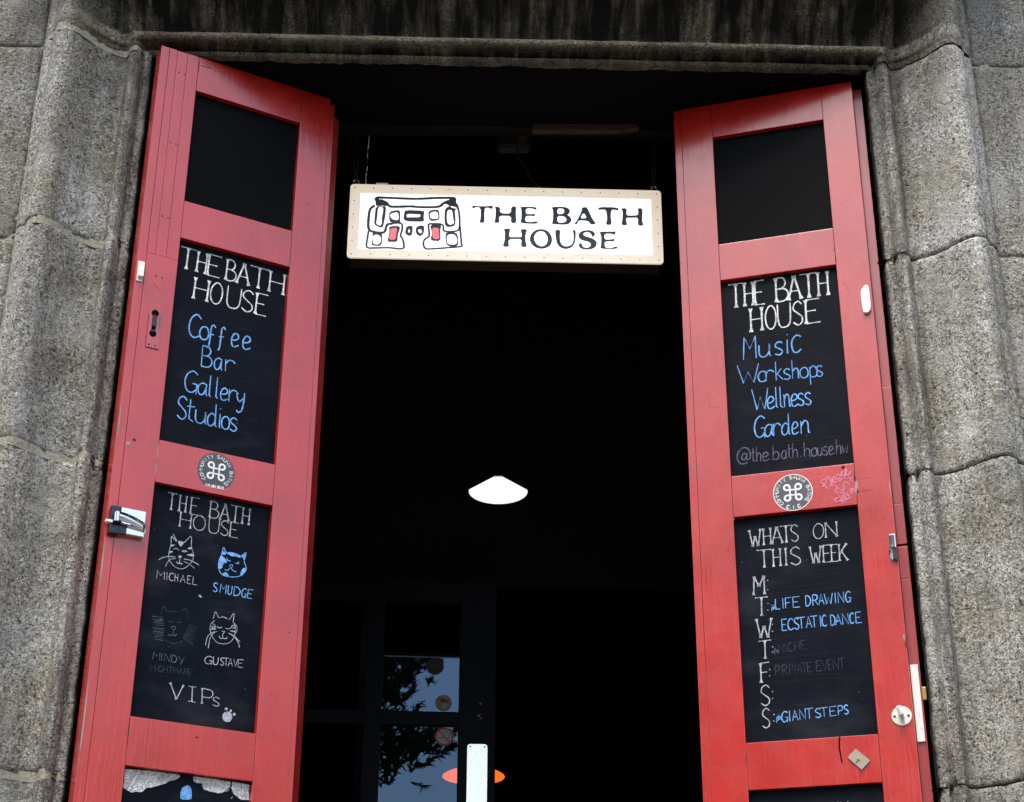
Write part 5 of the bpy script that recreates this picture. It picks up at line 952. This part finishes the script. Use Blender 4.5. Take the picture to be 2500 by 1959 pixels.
me = tri_fill([(circ(cx, cz, .0350, 32), [circ(cx, cz, .0275, 32)])], -.0018); link('red_ring', me, flat('sticker_red', (.42,.02,.045), .5), s3)
bm = bmesh.new(); ribbon(bm, [(cx-.020, cz+.020), (cx+.020, cz-.020)], .0062, -.0022); frm('red_bar', bm, flat('sticker_red_bar', (.42,.02,.045), .5), s3)
bm = bmesh.new(); ribbon(bm, [(cx-.023, cz-.004), (cx+.010, cz-.004)], .0052, -.0017); ribbon(bm, [(cx+.013, cz-.004), (cx+.0165, cz-.004)], .0052, -.0017); ribbon(bm, [(cx+.0185, cz-.004), (cx+.022, cz-.004)], .0052, -.0017)
ribbon(bm, catmull([(cx+.020, cz+.001), (cx+.018, cz+.009), (cx+.008, cz+.011), (cx+.010, cz+.017), (cx+.002, cz+.020), (cx-.004, cz+.016), (cx, cz+.011)]), .0022, -.0017); frm('cigarette_print', bm, M['ink'], s3)
# ------------------------------------------------------------------ pendant lamps
pl = empty('pendant_lamp', (-.0470, 5.6, EYE+2.3625)); tag(pl, 'lit white opal cone pendant lamp over the dark hallway', 'lamp')
bm = bmesh.new(); lathe(bm, [(.0270, .0700), (.1478, .0045)], (0, 0, 0), 64); frm('lamp_shade', bm, M['opal'], pl, True)
bm = bmesh.new(); lathe(bm, [(.1479, .0045), (.1487, .0020), (.1487, -.0030)] + [(.1487*math.cos(R(a)), -.003-.062*math.sin(R(a))) for a in (8, 15)], (0, 0, 0), 64); frm('shade_rim', bm, M['opal'], pl, True)
bm = bmesh.new(); lathe(bm, [(.1487*math.cos(R(a)), -.003-.062*math.sin(R(a))) for a in (15, 24, 34, 44, 54, 64, 74, 82, 89.9)], (0, 0, 0), 64); frm('glass_bowl', bm, M['opal'], pl, True)
bm = bmesh.new(); lathe(bm, [(.0001, .098), (.010, .098), (.022, .084), (.026, .0755)], (0, 0, 0), 24); frm('lamp_cap', bm, M['black_iron'], pl, True)
bm = bmesh.new(); tube(bm, [(0, 0, .09), (0, 0, 2.9)], .002); frm('cord', bm, M['black'], pl)
for o_ in pl.children:
    o_.data.transform((Matrix.Rotation(R(17), 4, 'X') if o_.name.split('.')[0] != 'cord' else Matrix()) @ Matrix.Scale(.7, 4))
po = empty('pendant_lamp', (-.2120, 10.0, EYE+2.400)); tag(po, 'glowing orange shallow glass pendant lamp half hidden behind the inner door stile', 'lamp')
bm = bmesh.new(); lathe(bm, [(.0001, .052), (.05, .048), (.11, .034), (.155, .020), (.180, .006), (.1835, 0.0), (.178, -.006), (.12, -.014), (.06, -.018), (.0001, -.019)], (0, 0, 0), 48); frm('lamp_shade', bm, M['orange'], po, True)
bm = bmesh.new(); lathe(bm, [(.0001, .085), (.016, .083), (.022, .046)], (0, 0, 0), 20); frm('lamp_cap', bm, M['black_iron'], po, True)
bm = bmesh.new(); tube(bm, [(0, 0, .08), (0, 0, 4.4-2.4)], .003); frm('cord', bm, M['black_iron'], po)
# ------------------------------------------------------------------ trees across the pavement (the first seen mirrored in the inner door's glass)
def tree(base, height, limbs, label, seed, extra=(), big=1.0):
    rs = random.Random(seed); t = empty('pine_tree', (base[0], base[1], 0)); tag(t, label, 'tree')
    b = Vector((0, 0, 0)); bm = bmesh.new(); pts = [Vector((0, 0, -.1)), Vector((.08, .05, height*.3)), Vector((-.05, .1, height*.6)), Vector((.05, 0, height*.97))]
    tube(bm, catmull(pts), [.26-.24*k/15 for k in range(16)], 10); ends = []
    for (ex, ey, ez) in limbs:
        e = Vector((ex-base[0], ey-base[1], ez)); s = Vector((0, 0, max(1.5, ez-1.2*rs.uniform(.3, 1)))); mid = (s+e)/2+Vector((0, 0, .25))
        C = [Vector(q) for q in catmull([s, mid, e])]; tube(bm, C, [.07-.055*k/(len(C)-1) for k in range(len(C))], 6)
        for k in range(3, len(C)): ends.append((C[k], .30+.22*(k/len(C))))
    frm('trunk', bm, M['bark'], t, True)
    vs = []; fs = []
    for c, rad in list(ends)+[(Vector((x-base[0], y-base[1], z)), r) for x, y, z, r in extra]:
        rad *= 1+(big-1)*.8
        for _ in range(int(rad*24)+3):
            tuft = c+Vector((rs.gauss(0, 1), rs.gauss(0, 1), rs.gauss(0, .55)))*rad*.55
            ax = (tuft-c+Vector((rs.uniform(-.3, .3), rs.uniform(-.3, .3), .25))).normalized()
            for _ in range(34):
                d = (ax+Vector((rs.gauss(0, .55), rs.gauss(0, .55), rs.gauss(0, .45)))).normalized(); L = rs.uniform(.06, .12)*big; p = tuft+ax*rs.uniform(-.10, .12)
                sd = d.cross(Vector((rs.random(), rs.random(), rs.random()))).normalized()*.012*big
                i = len(vs); vs += [p-sd, p+sd, p+d*L+sd*.4, p+d*L-sd*.4]; fs.append((i, i+1, i+2, i+3))
    me = bpy.data.meshes.new('crown'); me.from_pydata([tuple(v) for v in vs], [], fs); me.update(); link('crown', me, M['leaf'], t)
rs = random.Random(3)
L1 = [(-.05, -8.0, EYE+6.25), (.25, -8.1, EYE+6.55), (-.25, -7.9, EYE+5.95), (.30, -8.0, EYE+5.42), (-.02, -8.1, EYE+5.20)]
L1 += [(-3.0+2.3*math.cos(a)+rs.uniform(-.3, .3), -8.6+2.3*math.sin(a), EYE+h) for a, h in ((1.2, 3.2), (2.2, 4.2), (3.1, 3.4), (4.0, 5.0), (4.9, 4.0), (5.6, 6.9), (.6, 7.2), (1.8, 6.2), (2.8, 7.0), (3.7, 6.4), (.3, 7.8), (2.4, 8.0))]
tree((-3.0, -8.6), EYE+8.4, L1, 'tall pine with loose dark needle clumps mirrored in the inner door', 5, [(x_, -8 + rs.uniform(-.2, .2), EYE+z_, .24) for x_, z_ in ((-.15,5.85),(-.12,6.05),(-.15,6.28),(.02,6.02),(.05,6.28),(.20,6.30),(.14,6.12),(-.3,5.75),(-.05,5.80),(.30,6.38),(-.1,5.38),(.05,5.34),(.22,5.36),(.36,5.33),(-.15,5.18),(-.02,5.15),(-.12,5.00),(.42,5.26),(-.2,4.85),(-.25,6.5),(0,6.5))])
L2 = [(-7.2+r_*math.cos(a), -4.8+r_*math.sin(a), EYE+h) for a, h, r_ in [(k*.9, 1.2+.42*k, 2.4-.10*k) for k in range(15)]]  # remaining pines are unseen, added to cut the sky reflection on the doors
tree((-7.2, -4.8), EYE+7.6, L2, 'broad added pine standing far left across the pavement', 9, big=2.0)
L3 = [(-8.5+r_*math.cos(a), -15+r_*math.sin(a), EYE+h) for a, h, r_ in [(k*.9, 1.6+.5*k, 3.0-.11*k) for k in range(16)]]
tree((-8.5, -15), EYE+9.4, L3, 'dark added pine farthest off behind the other two on the left', 13, big=2.4)
L4 = [(15+r_*math.cos(a), -10+r_*math.sin(a), EYE+h) for a, h, r_ in [(k*.9, .8+.40*k, 3.4-.12*k) for k in range(15)]]
tree((15, -10), EYE+7.4, L4, 'single added pine standing far to the right across the street', 17, big=2.4)
print('objects', len(bpy.data.objects))
